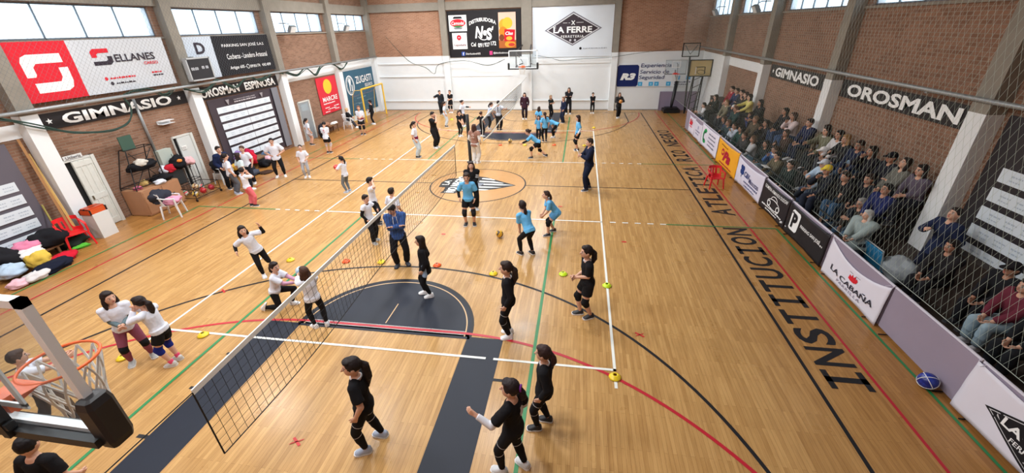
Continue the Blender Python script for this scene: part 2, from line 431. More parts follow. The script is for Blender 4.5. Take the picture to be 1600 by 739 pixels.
class Print:
    """flat graphics printed on a surface given by a map (x, y, lift) -> point; x, y in metres from its lower left"""
    def __init__(s, fn): s.fn = fn; s.l = MB(); s.e = MB(); s.sm = MB(); s.tx = []; s.k = 0
    def _lift(s): s.k += 1; return .005+.0006*s.k
    def poly(s, pts, m, mb=None):
        z = s._lift(); vs, fs = tess(pts); (mb or s.e).add([s.fn(x, y, z) for x, y in vs], fs, m)
    def rect(s, x0, y0, x1, y1, m, n=1):
        if x1-x0 > .3 and y1-y0 > .3: return s.poly([(x0,y0),(x1,y0),(x1,y1),(x0,y1)], m)
        z = s._lift(); n = max(1, n)
        vs = []; fs = []
        for i in range(n+1):
            x = x0+(x1-x0)*i/n; vs += [s.fn(x, y0, z), s.fn(x, y1, z)]
            if i: fs.append((2*i-2, 2*i, 2*i+1, 2*i-1))
        s.e.add(vs, fs, m)
    def ell(s, cx, cy, rx, ry, m, n=36): s.poly([(cx+rx*math.cos(2*PI*i/n), cy+ry*math.sin(2*PI*i/n)) for i in range(n)], m)
    def ring(s, cx, cy, rx, ry, wd, m, a0=0, a1=360, n=40):
        z = s._lift(); vs = []; fs = []
        for i in range(n+1):
            a = math.radians(a0+(a1-a0)*i/n)
            vs += [s.fn(cx+(rx-wd)*math.cos(a), cy+(ry-wd)*math.sin(a), z), s.fn(cx+rx*math.cos(a), cy+ry*math.sin(a), z)]
            if i: fs.append((2*i-2, 2*i-1, 2*i+1, 2*i))
        s.e.add(vs, fs, m)
    def text(s, t, x0, y0, x1, y1, m, bold=.012, shear=0, arc=0, space=1.):
        vs, fs = text_geo(t, bold, shear, space); z = s._lift()+.009
        b = MB(); b.add([s.fn(x0+(x1-x0)*u, y0+(y1-y0)*v+arc*(1-(2*u-1)**2), z) for u, v in vs], fs, m); s.tx.append(b)
    def star(s, cx, cy, r, m):
        s.poly([(cx+(r if i % 2 == 0 else r*.42)*math.sin(PI*i/5), cy+(r if i % 2 == 0 else r*.42)*math.cos(PI*i/5)) for i in range(10)][::-1], m)
    def smalltext(s, x0, y, x1, h, m, seed=0):
        """a line of small print too fine to read: short word-like strokes"""
        r = rng(seed); x = x0; z = s._lift()
        while x < x1-.02:
            wd = min(r.uniform(.6, 2.2)*h, x1-x)
            s.sm.add([s.fn(x, y, z), s.fn(x+wd, y, z), s.fn(x+wd, y+h*r.uniform(.6, 1), z), s.fn(x, y+h*r.uniform(.6, 1), z)], [(0,1,2,3)], m)
            x += wd+h*.45
    def done(s, parent):
        if s.e.v: s.e.build('emblem', parent)
        for b in s.tx: b.build('lettering', parent)
        if s.sm.v: tag(s.sm.build('small_print', parent), kind='stuff')
def plane(O, U, W, N=None):
    O = V3(O); U = V3(U).normalized(); W = V3(W).normalized(); N = U.cross(W)
    return lambda x, y, z: O+U*x+W*y+N*z
# floor lettering between the black and the red sideline
fm = MB()
def floor_letter(ch, y0, y1, x0=7.86, x1=8.5, z=.0038):
    if ch == 'I':
        for a, c_, d, e in ((y0+(y1-y0)*.36, y0+(y1-y0)*.64, x0, x1), (y0, y1, x0, x0+.1), (y0, y1, x1-.1, x1)):
            fm.add([(d,a,z),(e,a,z),(e,c_,z),(d,c_,z)], [(0,1,2,3)], BLK)
        return
    vs, fs = text_geo(ch, .02)
    fm.add([(x1-(x1-x0)*v, y0+(y1-y0)*u, z) for u, v in vs], fs, BLK)
for word, ya, yb in (('INSTITUCION', -9.02, -3.0), ('ATLETICA', -2.2, 2.7), ('RIO', 3.4, 5.2), ('NEGRO', 5.85, 9.3)):
    wd = (yb-ya)/len(word)
    for i, ch in enumerate(word):
        g = .1 if ch != 'I' else .15
        floor_letter(ch, ya+wd*(i+g*1.0), ya+wd*(i+1-g*.6))
fm.build('floor_lettering', floor)
# emblem inside the centre circle: striped spear-head with a band of letters
em = Print(plane((0, 0, 0), (1,0,0), (0,1,0)))
dk, wh = BLK, WHT
em.poly([(-1.42,-.42),(-1.15,-.45),(-1.12,-.78),(-1.18,-1.02),(-.62,-1.02),(-.5,-.8),(.15,-.72),(.75,-.48),(1.46,-.03),(.75,.42),(.2,.78),(-.35,.95),(-.72,.92),(-1.0,.6),(-1.3,.52),(-1.46,.1)], dk)
for a in ([(.02,.70),(.35,.66),(.58,.5),(.5,.48),(.02,.58)], [(-.02,.38),(.55,.34),(.98,.17),(.9,.15),(-.02,.26)], [(.22,.06),(.9,.05),(1.38,-.02),(.9,-.07),(.22,-.07)], [(.12,-.25),(.6,-.25),(.98,-.29),(.6,-.36),(.12,-.38)], [(.1,-.54),(.42,-.54),(.55,-.58),(.4,-.64),(.1,-.67)], [(-.5,-.6),(-.2,-.6),(-.2,-.72),(-.45,-.74)], [(-.45,.5),(-.2,.55),(-.2,.66),(-.42,.64)]): em.poly(a, wh)
em.poly([(-.05,-.4),(.08,-.4),(.24,.12),(-.0,.14)], mat('emblem_grey', (112,118,130), .5))
em.ring(-.1, -.12, .42, .82, .06, wh, 130, 232)
def up_text(t, x0, x1, y0, y1, sl=0):
    vs, fs = text_geo(t, .03); z = em._lift()
    em.l.add([em.fn(x1-(x1-x0)*v+sl*u, y0+(y1-y0)*u, z) for u, v in vs], fs, wh)
up_text('RIO NEGRO', -1.04, -.68, -.96, .82, .1); up_text('LA', -1.36, -1.1, -.2, .32)
em.e.build('centre_emblem', floor); em.l.build('centre_lettering', floor)
# ------------------------------------------------------------------ hanging banners and wall signs
def banner(name, label, cat, O, U, W, w, h, col, th=.015, wav=.0, seed=1, group=None):
    """cloth sheet on a wall; returns object and print helper"""
    O = V3(O); U = V3(U); W = V3(W); N = U.cross(W); nx = max(2, int(w/.12)); ny = max(2, int(h/.12))
    def bulge(x, y): return wav*noise.noise(V3((x*1.3, y*.9, seed*7.3)))+wav*.12*noise.noise(V3((x*4, y*1.2, seed*3.1)))
    fn = lambda x, y, z: O+U*x+W*y+N*(th+z+max(-th*.6, bulge(x, y)))
    b = MB(); vs = []; fs = []
    for j in range(ny+1):
        for i in range(nx+1): vs.append(fn(w*i/nx, h*j/ny, 0))
    for j in range(ny):
        for i in range(nx):
            k = j*(nx+1)+i; fs.append((k, k+1, k+nx+2, k+nx+1))
    n0 = len(vs)
    vs += [O+N*.002, O+U*w+N*.002, O+U*w+W*h+N*.002, O+W*h+N*.002]
    fs.append((n0+3, n0+2, n0+1, n0))
    bt = [j for j in range(nx+1)]; tp = [ny*(nx+1)+j for j in range(nx+1)]
    lf = [j*(nx+1) for j in range(ny+1)]; rt = [j*(nx+1)+nx for j in range(ny+1)]
    fs += [tuple([n0, n0+1]+bt[::-1]), tuple([n0+2, n0+3]+tp), tuple([n0+3, n0]+lf), tuple([n0+1, n0+2]+rt[::-1])]
    b.add(vs, fs, vinyl(col))
    ob = b.build(name, origin=O, smooth=False); tag(ob, label, cat, group)
    return ob, Print(fn)
LU, RU, FU, UP = (0,1,0), (0,-1,0), (1,0,0), (0,0,1)
W_ = ink((238,240,240)); K_ = ink((30,28,32)); R_ = ink((212,38,52)); G_ = ink((120,120,128)); D_ = ink((52,44,54)); B_ = ink((28,40,96))
def lwall(y): return (XL+.03, y, 0)
# left wall
o, p = banner('banner', 'wide red and white haulage banner with a huge white S under the left windows', 'banner', (XL+.2, -5.12, 3.8), LU, UP, 4.5, 1.49, (200,204,210), wav=.03, seed=1)
p.poly([(0,0),(1.48,0),(1.48,1.49),(0,1.49)], R_)
p.poly([(.22,.62),(.42,.62),(.46,.68),(.46,.86),(.55,.95),(1.2,.95),(1.2,1.18),(.42,1.18),(.28,1.12),(.22,1.0)], W_)
p.poly([(.32,.22),(1.05,.22),(1.2,.3),(1.26,.46),(1.26,.82),(1.03,.82),(1.03,.58),(.95,.47),(.32,.47)], W_)
p.poly([(2.0,1.0),(2.16,1.0),(2.16,1.08),(2.22,1.12),(2.55,1.12),(2.55,1.24),(2.1,1.24),(2.0,1.16)], R_)
p.poly([(2.0,.78),(2.5,.78),(2.6,.86),(2.6,1.02),(2.45,1.02),(2.45,.93),(2.4,.89),(2.0,.89)], D_)
p.text('ELLANES', 2.66, .84, 4.0, 1.06, D_, .02); p.text('CARGO', 3.55, .7, 4.05, .79, R_, .02)
p.ell(2.15, .4, .05, .05, R_); p.smalltext(2.27, .37, 3.1, .06, R_, 3); p.ell(2.27, .25, .05, .05, D_); p.smalltext(2.4, .22, 3.05, .05, D_, 4)
p.smalltext(3.7, .42, 4.1, .05, R_, 5); p.smalltext(3.72, .33, 4.12, .05, D_, 6); p.done(o)
o, p = banner('banner', 'black and white parking banner with white capitals above the scoreboard', 'banner', (XL+.2, .2, 3.8), LU, UP, 4.6, 1.48, (190,200,212), wav=.03, seed=2)
p.rect(1.3, 0, 4.6, 1.48, K_, 12); p.text('D', .42, .88, .86, 1.28, D_, .03)
p.text('PARKING SAN JOSÉ S.A.S', 1.75, 1.03, 4.2, 1.2, W_, .004); p.text('Cocheras - Lavadero Artesanal', 1.85, .6, 4.25, .8, W_, .004)
p.text('Artigas 605 -', 1.85, .18, 2.75, .34, W_, .01); p.ring(2.88, .26, .09, .09, .02, W_); p.text('099 816 774', 3.0, .19, 3.62, .31, W_, .014); p.text('4342 4099', 3.75, .19, 4.3, .31, W_, .014); p.done(o)
def blackband(lab, O, U, w, h, txts, stars):
    o, p = banner('wall_sign', lab, 'sign', O, U, UP, w, h, (34,31,33), .02)
    for t, a, c_ in txts: p.text(t, a, h*.15, c_, h*.85, W_, .035)
    for x in stars: p.star(x, h*.5, h*.2, W_)
    p.done(o)
blackband('black name board reading GIMNASIO between two stars beneath the red S banner', (XL+.03, -5.12, 3.07), LU, 4.8, .43, [('GIMNASIO', .62, 4.15)], (.3, 4.48))
blackband('black name board reading OROSMAN ESPINOSA on the left wall', (XL+.03, .2, 3.04), LU, 4.7, .46, [('OROSMAN', .12, 2.15), ('ESPINOSA', 2.5, 4.5)], ())
blackband('black name board reading GIMNASIO with stars on the right wall', (XR-.03, 4.75, 3.2), RU, 4.6, .46, [('GIMNASIO', .5, 3.85)], (.25, 4.2))
blackband('black name board reading OROSMAN high on the right wall behind the netting', (XR-.03, -.4, 3.2), RU, 4.75, .46, [('OROSMAN', .35, 4.35)], ())
def honours(lab, O, U, w, h, col, x0, x1, ztop, n, pitch, hh, cols=2, seed=3):
    o, p = banner('honours_board', lab, 'board', O, U, UP, w, h, col, .02)
    P_ = ink((214,224,232)); T_ = ink((176,190,204))
    for k in range(n):
        y = ztop-k*pitch
        if y-hh < .04: break
        for c_ in range(cols):
            a = x0+(x1-x0)*c_/cols; e = x0+(x1-x0)*(c_+1)/cols-.012
            p.rect(a, y-hh, e, y, P_)
            for q in range(3):
                m_ = a+(e-a)*(.18+.28*q)
                p.smalltext(m_, y-hh*.45, m_+.22, .035, T_, seed+k*7+q); p.smalltext(m_, y-hh*.75, m_+.2, .03, T_, seed+k*11+q)
    return o, p
o, p = honours('dark honours board with rows of white name strips between the pillars, middle of left wall', (XL+.03, .5, .2), LU, 4.15, 2.8, (66,58,66), .35, 3.55, 2.45, 8, .325, .235)
p.rect(3.72, 0, 4.15, 2.8, ink((120,122,130)))
for x in (.95, 3.0): p.poly([(x-.1,2.7),(x,2.48),(x+.1,2.7)], ink((150,146,150)))
p.smalltext(1.3, 2.63, 2.6, .05, ink((150,146,150)), 8); p.smalltext(1.3, 2.54, 2.6, .06, ink((190,186,190)), 9); p.done(o)
o, p = honours('grey honours board with white name strips behind the clothes pile, left edge of photo', (XL+.03, -9.95, .35), LU, 3.95, 2.6, (98,94,104), .3, 3.72, 1.66, 5, .34, .25, 3, 5); p.done(o)
o, p = honours('black honours board with white name strips on the right wall at photo edge', (XR-.03, -5.7, .8), RU, 4.2, 2.85, (42,38,42), .35, 3.9, 2.0, 5, .36, .25, 3, 6); p.done(o)
o, p = banner('banner', 'red banner with a yellow oval hung beside the grey door', 'banner', (XL+.03, 8.0, 1.02), LU, UP, 2.05, 1.98, (206,42,58), wav=.02, seed=4)
p.ell(1.02, 1.45, .42, .4, ink((222,190,58))); p.text('MARCRE', .28, .66, 1.85, .92, W_, .012); p.smalltext(.3, .52, 1.5, .07, W_, 1); p.smalltext(.35, .3, .8, .06, W_, 2); p.smalltext(1.3, .3, 1.85, .06, W_, 3); p.smalltext(.6, .2, 1.5, .05, W_, 4); p.smalltext(.3, .08, .8, .05, W_, 5); p.smalltext(1.35, .12, 1.85, .05, W_, 6); p.done(o)
o, p = banner('banner', 'teal insurance banner with a round white emblem behind the yellow goal', 'banner', (XL+.03, 10.75, .35), LU, UP, 4.2, 2.72, (48,92,116), wav=.02, seed=5)
p.ring(.85, 1.85, .52, .6, .07, W_); p.ring(.85, 1.85, .4, .48, .03, W_); p.poly([(.72,1.5),(.8,1.5),(.84,1.8),(.95,1.95),(1.0,2.2),(.82,2.28),(.68,2.15),(.74,1.95)], W_); p.poly([(.95,1.5),(1.06,1.5),(1.1,1.85),(1.0,1.9)], W_)
p.text('ZUGASTI', 1.6, 1.85, 3.85, 2.3, W_, .015); p.text('SEGUROS', 2.75, 1.55, 3.85, 1.75, W_, .01); p.smalltext(1.4, .95, 2.6, .07, ink((130,160,176)), 7); p.smalltext(1.5, .6, 2.2, .07, ink((130,160,176)), 8); p.rect(.6, 1.12, 4.0, 1.2, ink((92,98,120)))
p.done(o)
# far wall
o, p = banner('banner', 'black distributor banner with food picture left of the hanging backboard', 'banner', (-5.27, YF-.03, 3.5), FU, UP, 4.95, 2.8, (24,22,26), wav=.03, seed=6)
def FX(x): return (x-697)/118*4.95
def FY(y): return (88-y)/71*2.8
p.rect(.12, 1.6, 1.33, 2.55, W_); p.rect(.28, .52, 1.28, 1.5, W_)
p.ell(.73, 2.08, .52, .24, R_); p.text('Camodal', .3, 1.98, 1.16, 2.18, W_, .012, .2); p.poly([(.4,2.34),(1.05,2.34),(.98,2.46),(.48,2.46)], K_); p.poly([(.4,1.82),(1.06,1.82),(.95,1.72),(.5,1.72)], G_); p.ell(.73, 1.88, .3, .06, ink((60,120,70)))
for k in range(7): p.ell(.74+.1*math.sin(k*.9), 1.22+.1*math.cos(k*.9), .06, .07, R_, 10)
p.rect(.73, 1.05, .755, 1.2, R_); p.text('Lapoduna', .4, .66, 1.2, .86, ink((110,40,60)), .006)
p.text('DISTRIBUIDORA', 1.5, 1.92, 3.3, 2.14, W_, .02, 0, .22); 
p.text('N', 1.85, 1.15, 2.45, 1.86, W_, .04, .25); p.text('e', 2.4, 1.3, 2.65, 1.62, W_, .04, .1); p.text('S', 2.62, 1.02, 3.0, 1.75, W_, .045, .1); p.poly([(3.0,1.6),(3.08,1.62),(3.12,1.85),(3.02,1.8)], W_)
p.ring(2.45, 1.36, .4, .34, .05, W_, 195, 330)
p.text('Cel', 1.55, .66, 1.88, .9, W_, .02); p.text('091', 2.02, .6, 2.38, .86, W_, .025); p.text('927', 2.45, .63, 2.82, .88, W_, .025); p.text('172', 2.9, .7, 3.26, .95, W_, .025)
p.rect(.85, .1, 1.08, .35, ink((52,84,170))); p.text('f', .93, .12, 1.02, .32, W_, .03); p.text('DistribuidoraNES', 1.15, .16, 2.15, .28, W_, .008)
p.rect(2.78, .12, 2.98, .36, ink((206,70,130))); p.ring(2.88, .24, .065, .07, .02, W_); p.text('@distribuidoranes', 3.05, .16, 4.1, .3, W_, .008)
p.rect(3.46, .52, 4.6, 2.62, ink((226,190,170))); p.rect(3.46, .52, 4.6, 1.0, ink((170,96,48)))
for q, (x, y, a, c_, col) in enumerate(((3.8,1.9,.3,.35,(232,160,52)),(4.05,2.0,.33,.33,(240,180,60)),(3.75,1.5,.27,.3,(214,130,40)),(4.2,.75,.35,.2,(222,150,50)),(3.65,1.15,.17,.2,(120,64,34)))): p.ell(x, y, a, c_, ink(col))
p.poly([(3.8,.95),(4.5,.9),(4.55,1.6),(3.85,1.65)], ink((196,30,44))); p.text('Clas', 3.9, 1.3, 4.4, 1.5, W_, .02, .2); p.ell(4.15, 1.1, .2, .12, ink((226,170,60))); p.ell(4.3, .72, .22, .1, ink((190,60,50))); p.done(o)
o, p = banner('banner', 'white hardware shop banner with a dark diamond high on the far wall', 'banner', (.42, YF-.03, 3.4), FU, UP, 5.12, 2.96, (214,222,230), wav=.035, seed=7)
p.poly([(.78,1.58),(2.6,.66),(4.42,1.66),(2.6,2.62)], G_); p.poly([(.92,1.58),(2.6,.74),(4.28,1.65),(2.6,2.54)], ink((226,228,232))); p.poly([(1.0,1.58),(2.6,.78),(4.2,1.65),(2.6,2.49)], ink((62,54,60)))
p.text('LA FERRE', 1.35, 1.42, 3.8, 1.78, W_, .03); p.text('FERRETERIA', 1.85, 1.14, 3.3, 1.28, W_, .01, 0, 0, 1.2); p.rect(1.95, 1.98, 2.4, 2.0, W_); p.rect(2.8, 1.99, 3.25, 2.01, W_)
for s in (-1, 1): p.poly([(2.6-.12*s,1.88),(2.6-.08*s,1.86),(2.6+.12*s,2.1),(2.6+.08*s,2.13)][::s], W_); 
p.ell(2.45, .99, .07, .07, ink((190,190,196))); p.ell(2.75, .99, .07, .07, ink((190,190,196))); p.ell(3.12, .5, .08, .08, K_); p.smalltext(3.3, .46, 4.8, .08, ink((170,176,184)), 3); p.done(o)
o, p = banner('wall_sign', 'white security company sign with a navy square on the far wall, right side', 'sign', (5.97, YF-.03, 1.5), FU, UP, 5.05, 1.45, (224,230,236), wav=.01, seed=8)
p.poly([(.1,.02),(1.3,.02),(1.4,.12),(1.4,1.25),(1.3,1.35),(.14,1.35),(.04,1.25),(.04,.1)], B_); p.text('R3', .25, .42, 1.22, .85, W_, .07, .25)
T_ = ink((58,66,110)); p.text('Experiencia', 1.5, 1.12, 3.4, 1.42, T_, .01, .1); p.text('Servicio de', 1.48, .8, 3.3, 1.04, T_, .01, .1); p.text('Seguridad', 1.44, .4, 3.05, .7, T_, .01, .1)
LB = ink((72,170,222))
for x in (1.42, 2.1, 2.46, 3.2): p.rect(x, .05, x+.28, .3, LB); p.ell(x+.14, .17, .06, .06, ink((150,210,240)), 8)
for x in (3.75, 4.4): p.rect(x, .42, x+.26, .66, LB)
p.smalltext(3.7, .24, 4.7, .07, T_, 4); p.smalltext(3.7, .1, 4.6, .07, T_, 5); p.done(o)

# ------------------------------------------------------------------ left wall fittings
def pipe_run(name, lab, cat, pts, r, m, parts=()):
    b = MB(); b.tube(pts, r, m, 10); o = b.build(name, origin=pts[0], smooth=True); tag(o, lab, cat)
    for q in parts:
        c_ = MB(); c_.span(*q, m); c_.build('bracket', o)
    return o
GALV = metal((150,154,156), .4)
pipe_run('wall_pipe', 'long grey pipe along the left wall under the banners', 'pipe', [(XL+.4, YN+.2, 3.66), (XL+.4, YF-.1, 3.66)], .05, GALV, [((XL, y-.03, 3.58), (XL+.38, y+.03, 3.64)) for y in range(-13, 15, 3)])
pipe_run('wall_pipe', 'long grey pipe crossing the pillars of the right wall', 'pipe', [(XR-.36, YN+.2, 3.86), (XR-.36, YF-.1, 3.86)], .045, GALV, [((XR-.34, y-.03, 3.78), (XR, y+.03, 3.84)) for y in range(-13, 15, 3)])
pipe_run('downpipe', 'grey conduit pipe running down the brick beneath GIMNASIO to a meter box', 'pipe', [(XL+.06, -2.3, 3.5), (XL+.06, -2.3, 1.75)], .045, GALV)
b = MB(); b.box((XL+.115, -2.1, 1.5), (.2, .5, .5), mat('meter_grey', (176,186,178), .5)); o = b.build('meter_box', origin=(XL, -2.1, 1.25)); tag(o, 'pale grey electric meter box under the conduit pipe', 'box')
b = MB(); b.box((XL+.205, -2.1, 1.5), (.012, .44, .44), mat('meter_lid', (188,198,190), .5)); b.box((XL+.215, -1.92, 1.5), (.012, .02, .08), BLACKM); b.build('lid', o)
b = MB()
for z in (2.55, 2.65): b.box((XL+.12, -1.55, z), (.22, .5, .015), WHITEP)
b.box((XL+.02, -1.55, 2.6), (.03, .5, .12), WHITEP); o = b.build('wall_bracket', origin=(XL, -1.55, 2.6)); tag(o, 'small white bracket on the brick between the two white doors', 'bracket')
# scoreboard
sb = empty('scoreboard', (XL+.52, .22, 3.82), 'black electronic scoreboard in a pale frame below the parking banner', 'scoreboard')
b = MB(); b.box((XL+.5, .22, 4.2), (.12, 1.02, .72), mat('score_black', (38,38,42), .35)); b.build('panel', sb)
b = MB(); M = mat('alloy', (186,190,192), .4, .4)
for z in (3.83, 4.57): b.box((XL+.5, .22, z), (.16, 1.08, .05), M)
for y in (-.3, .74): b.box((XL+.5, y, 4.2), (.16, .05, .78), M)
b.build('frame', sb)
b = MB(); b.box((XL+.25, .22, 3.8), (.4, .06, .04), M); b.box((XL+.25, .22, 4.6), (.4, .06, .04), M); b.build('bracket', sb)
pr = Print(plane((XL+.562, -.28, 3.85), LU, UP))
DG = mat('digit', (196,200,206), .5)
pr.text('00:00', .08, .32, .4, .42, DG, .02); pr.text('00', .56, .34, .68, .44, DG, .02); pr.text('00', .74, .34, .86, .44, DG, .02); [q.build('digit', sb) for q in pr.tx]
# floodlights at the windows
def flood(x, s, y, z, lab, grp):
    e = empty('floodlight', (x, y, z), lab, 'floodlight', 0, grp)
    b = MB(); M = mat('lamp_alloy', (140,146,150), .4, .4)
    b.tube([(x, y-.35, z+.25), (x+s*.35, y-.35, z+.25), (x+s*.35, y, z+.2)], .018, M); b.build('arm', e)
    b = MB(); R = Matrix.Rotation(s*.5, 3, 'Y'); b.box((x+s*.4, y, z), (.14, .42, .3), M, R)
    for k in range(5): b.box((x+s*.32, y-.16+.08*k, z), (.06, .015, .26), M, R)
    b.build('lamp_head', e)
    b = MB(); b.box(V3((x+s*.4, y, z))+R @ V3((s*.075, 0, 0)), (.01, .38, .26), mat('lamp_glass', (222,226,228), .2), R); b.build('lens', e)
flood(XL+.15, 1, 6.3, 5.48, 'grey floodlight at the third window of left wall, above bare brick', None)
flood(XL+.15, 1, 11.6, 5.48, 'grey floodlight at the last window of left wall, near the far corner', None)
flood(XR-.15, -1, 12.4, 5.66, 'grey floodlight in the right wall window nearest the far corner', None)
flood(XR-.15, -1, 6.4, 5.66, 'grey floodlight in the second window from the far right corner', None)
# doors on the left wall
def door(n, y0, y1, h, leaf, mleaf, ajar=0, planks=True, glass=False):
    d = bpy.data.objects.new('door_%d' % n, None); C.objects.link(d); d.location = (XL, (y0+y1)/2, 0); struct(d)
    F = mat('door_frame', (206,208,204), .5)
    b = MB(); b.span((XL, y1, 0), (XL+.1, y1+.1, h+.06), F); b.span((XL, y0-.02, 0), (XL+.06, y0, h+.02), F); b.span((XL, y0, h), (XL+.08, y1+.1, h+.06), F); b.build('door_frame', d)
    b = MB(); b.span((XL, y0, .005), (XL+.012, y1, h), mat('painted_gap_shade', (16,15,16), .9)); b.build('shade_sheet', d)  # near-black sheet on the wall, painting the shade of the door gap
    R = Rz(ajar); W = y1-y0-leaf[0]; hx = V3((XL+.03, y1, 0))
    q = MB()
    def P(u, t, z, su, st, sz, m): q.box(hx+R @ V3((t, -u, z)), (st, su, sz), m, R)
    P(W/2, .02, h/2, W, .04, h-.02, mleaf)
    if planks:
        P(W/2, .045, h*.46, W*.98, .02, .16, mleaf); P(W/2, .045, .12, W*.98, .02, .18, mleaf); P(W/2, .045, h-.12, W*.98, .02, .14, mleaf)
        for k in range(4): P(W*(.06+.293*k), .044, h/2, .035, .016, h-.05, mleaf)
    q.build('door_leaf', d)
    q = MB(); P(W-.08, .07, h*.46, .03, .04, .12, mat('brass', (120,110,90), .4, .6)); q.build('door_handle', d)
    if glass:
        q = MB(); P(W/2, .043, h*.86, W*.7, .006, .34, mat('door_glass', (150,164,172), .2)); q.build('pane', d)
    return d
WD = mat('old_white_wood', (210,212,206), .6, 0, 9, .1, .15)
door(1, -5.12, -4.3, 2.13, (.28,), WD, .02)
door(2, -1.5, -.78, 1.98, (.14,), mat('white_door', (204,208,206), .5), 0, False)
door(3, 6.02, 6.86, 2.0, (0,), mat('grey_metal_door', (150,158,164), .45, .3, 3, .08), 0, False, True)
o, p = banner('door_sign', 'small white sign reading Utileria above the old white door', 'sign', (XL+.07, -4.98, 2.18), LU, UP, .5, .13, (222,224,224), .01)
p.text('Utileria', .05, .03, .45, .11, ink((70,70,74)), .006); p.done(o)
b = MB(); b.box((XL+.0, -.98, 1.55), (.0, .0, .0), WHITEP)
o, p = banner('door_notice', 'paper notice taped on the second white door', 'notice', (XL+.09, -1.3, 1.52), LU, UP, .2, .14, (236,236,232), .003); p.smalltext(.02, .08, .18, .02, G_, 1); p.smalltext(.02, .04, .16, .02, G_, 2); p.done(o)
# timber battens leaning in the corner by the first pillar
for i, (y, z, ty, col, lab) in enumerate(((-5.72, 3.0, -5.62, (176,130,84), 'tall brown timber batten leaning by the first left pillar'), (-5.64, 2.6, -5.58, (206,172,104), 'pale yellow batten leaning beside the brown one at the pillar'), (-6.1, 1.25, -5.9, (150,140,70), 'short greenish pole leaning on brick near the red chair'))):
    b = MB(); b.tube([(XL+.5+.05*i, y-.18, .0), (XL+.08, ty-.08, z)], .035 if i < 2 else .02, mat('batten', col, .7, 0, 12, .1), 4 if i < 2 else 8)
    tag(b.build('batten', origin=(XL+.5, y-.1, 0)), lab, 'batten')
# gathered netting hanging from the left pipe
NETG = mat('net_green', (44,66,58), .9)
def swag(name, lab, pts, r, seed, strands=5):
    b = MB(); R = rng(seed)
    for k in range(strands):
        o = [V3(q)+V3((R.uniform(-1,0), R.uniform(-1,1), R.uniform(-1,1)))*r*1.3 for q in pts]
        sm = []
        for i in range(len(o)-1):
            a_, b_, c_, d_ = o[max(i-1, 0)], o[i], o[i+1], o[min(i+2, len(o)-1)]
            for t in range(8):
                u = t/8; sm.append(.5*((2*b_)+(c_-a_)*u+(2*a_-5*b_+4*c_-d_)*u*u+(3*b_-a_-3*c_+d_)*u**3))
        sm.append(o[-1]); b.tube(sm, r*.45, NETG, 5)
    return tag(b.build(name, origin=pts[0], smooth=True), lab, 'net')
X = XL+.42
swag('gathered_net', 'dark green gathered net hanging in loops below the pipe above GIMNASIO board', [(X,-6,3.6),(X,-5.4,3.3),(X,-4.6,2.95),(X,-3.6,2.78),(X,-3.0,2.9),(X,-2.75,3.3),(X,-2.8,3.66),(X,-2.0,3.75),(X,-1.4,3.5),(X,-1.0,3.7)], .035, 3)
swag('gathered_net', 'dark green net bundled on the pipe beneath the parking banner', [(X,-.6,3.62),(X,.2,3.4),(X,1.0,3.7),(X,1.8,3.35),(X,2.6,3.66),(X,3.4,3.45),(X,4.4,3.68),(X,5.0,3.6)], .045, 4)
swag('gathered_net', 'dark net swags drooping over the white band above the red banner', [(X,5.2,3.62),(X,6.0,3.38),(X,6.9,3.62),(X,7.6,3.25),(X,8.3,3.62),(X,9.4,3.66),(X,10.4,3.3),(X,11.2,3.62)], .04, 5)
swag('slack_net', 'loose net cords sagging across the white far wall left of the backboard', [(-9.6,YF-.3,4.9),(-8.2,YF-.3,3.4),(-7.0,YF-.3,2.9),(-6.4,YF-.3,2.5),(-6.0,YF-.3,3.1),(-4.2,YF-.3,3.3),(-2.6,YF-.3,3.0),(-1.4,YF-.3,3.35)], .02, 6, 3)
swag('slack_net', 'thin cords sagging below the white hardware banner on the far wall', [(.6,YF-.28,3.55),(1.6,YF-.28,3.4),(2.4,YF-.28,3.2),(3.8,YF-.28,3.3),(5.4,YF-.28,3.35),(7.2,YF-.28,3.55),(9.2,YF-.28,3.75)], .016, 7, 2)
# ------------------------------------------------------------------ nets
def string_net(b, fn, W, H, cw, ch, r, m, diamond=False):
    """net of straight cords on a surface fn(x, y)"""
    if diamond:
        k = ch/cw
        n0 = int(-(H/k)/cw)-1; n1 = int(W/cw)+1
        for i in range(n0, n1+1):
            for s in (1, -1):
                xs = i*cw if s == 1 else i*cw+H/k
                a, c_ = 0., H
                xa, xc = xs, xs+s*H/k
                pts = []
                ta = max(0, (0-xa)/(xc-xa) if s == 1 else (W-xa)/(xc-xa)); tb = min(1, (W-xa)/(xc-xa) if s == 1 else (0-xa)/(xc-xa))
                if tb-ta < .002: continue
                for q in range(7):
                    t = ta+(tb-ta)*q/6; pts.append(fn(xa+(xc-xa)*t, H*t))
                b.tube(pts, r, m, 3, cap=False)
        return
    for i in range(int(W/cw)+1): b.tube([fn(i*cw, H*t/2) for t in range(3)], r, m, 4, cap=False)
    for j in range(int(H/ch)+1): b.tube([fn(W*t/24, j*ch) for t in range(25)], r, m, 4, cap=False)
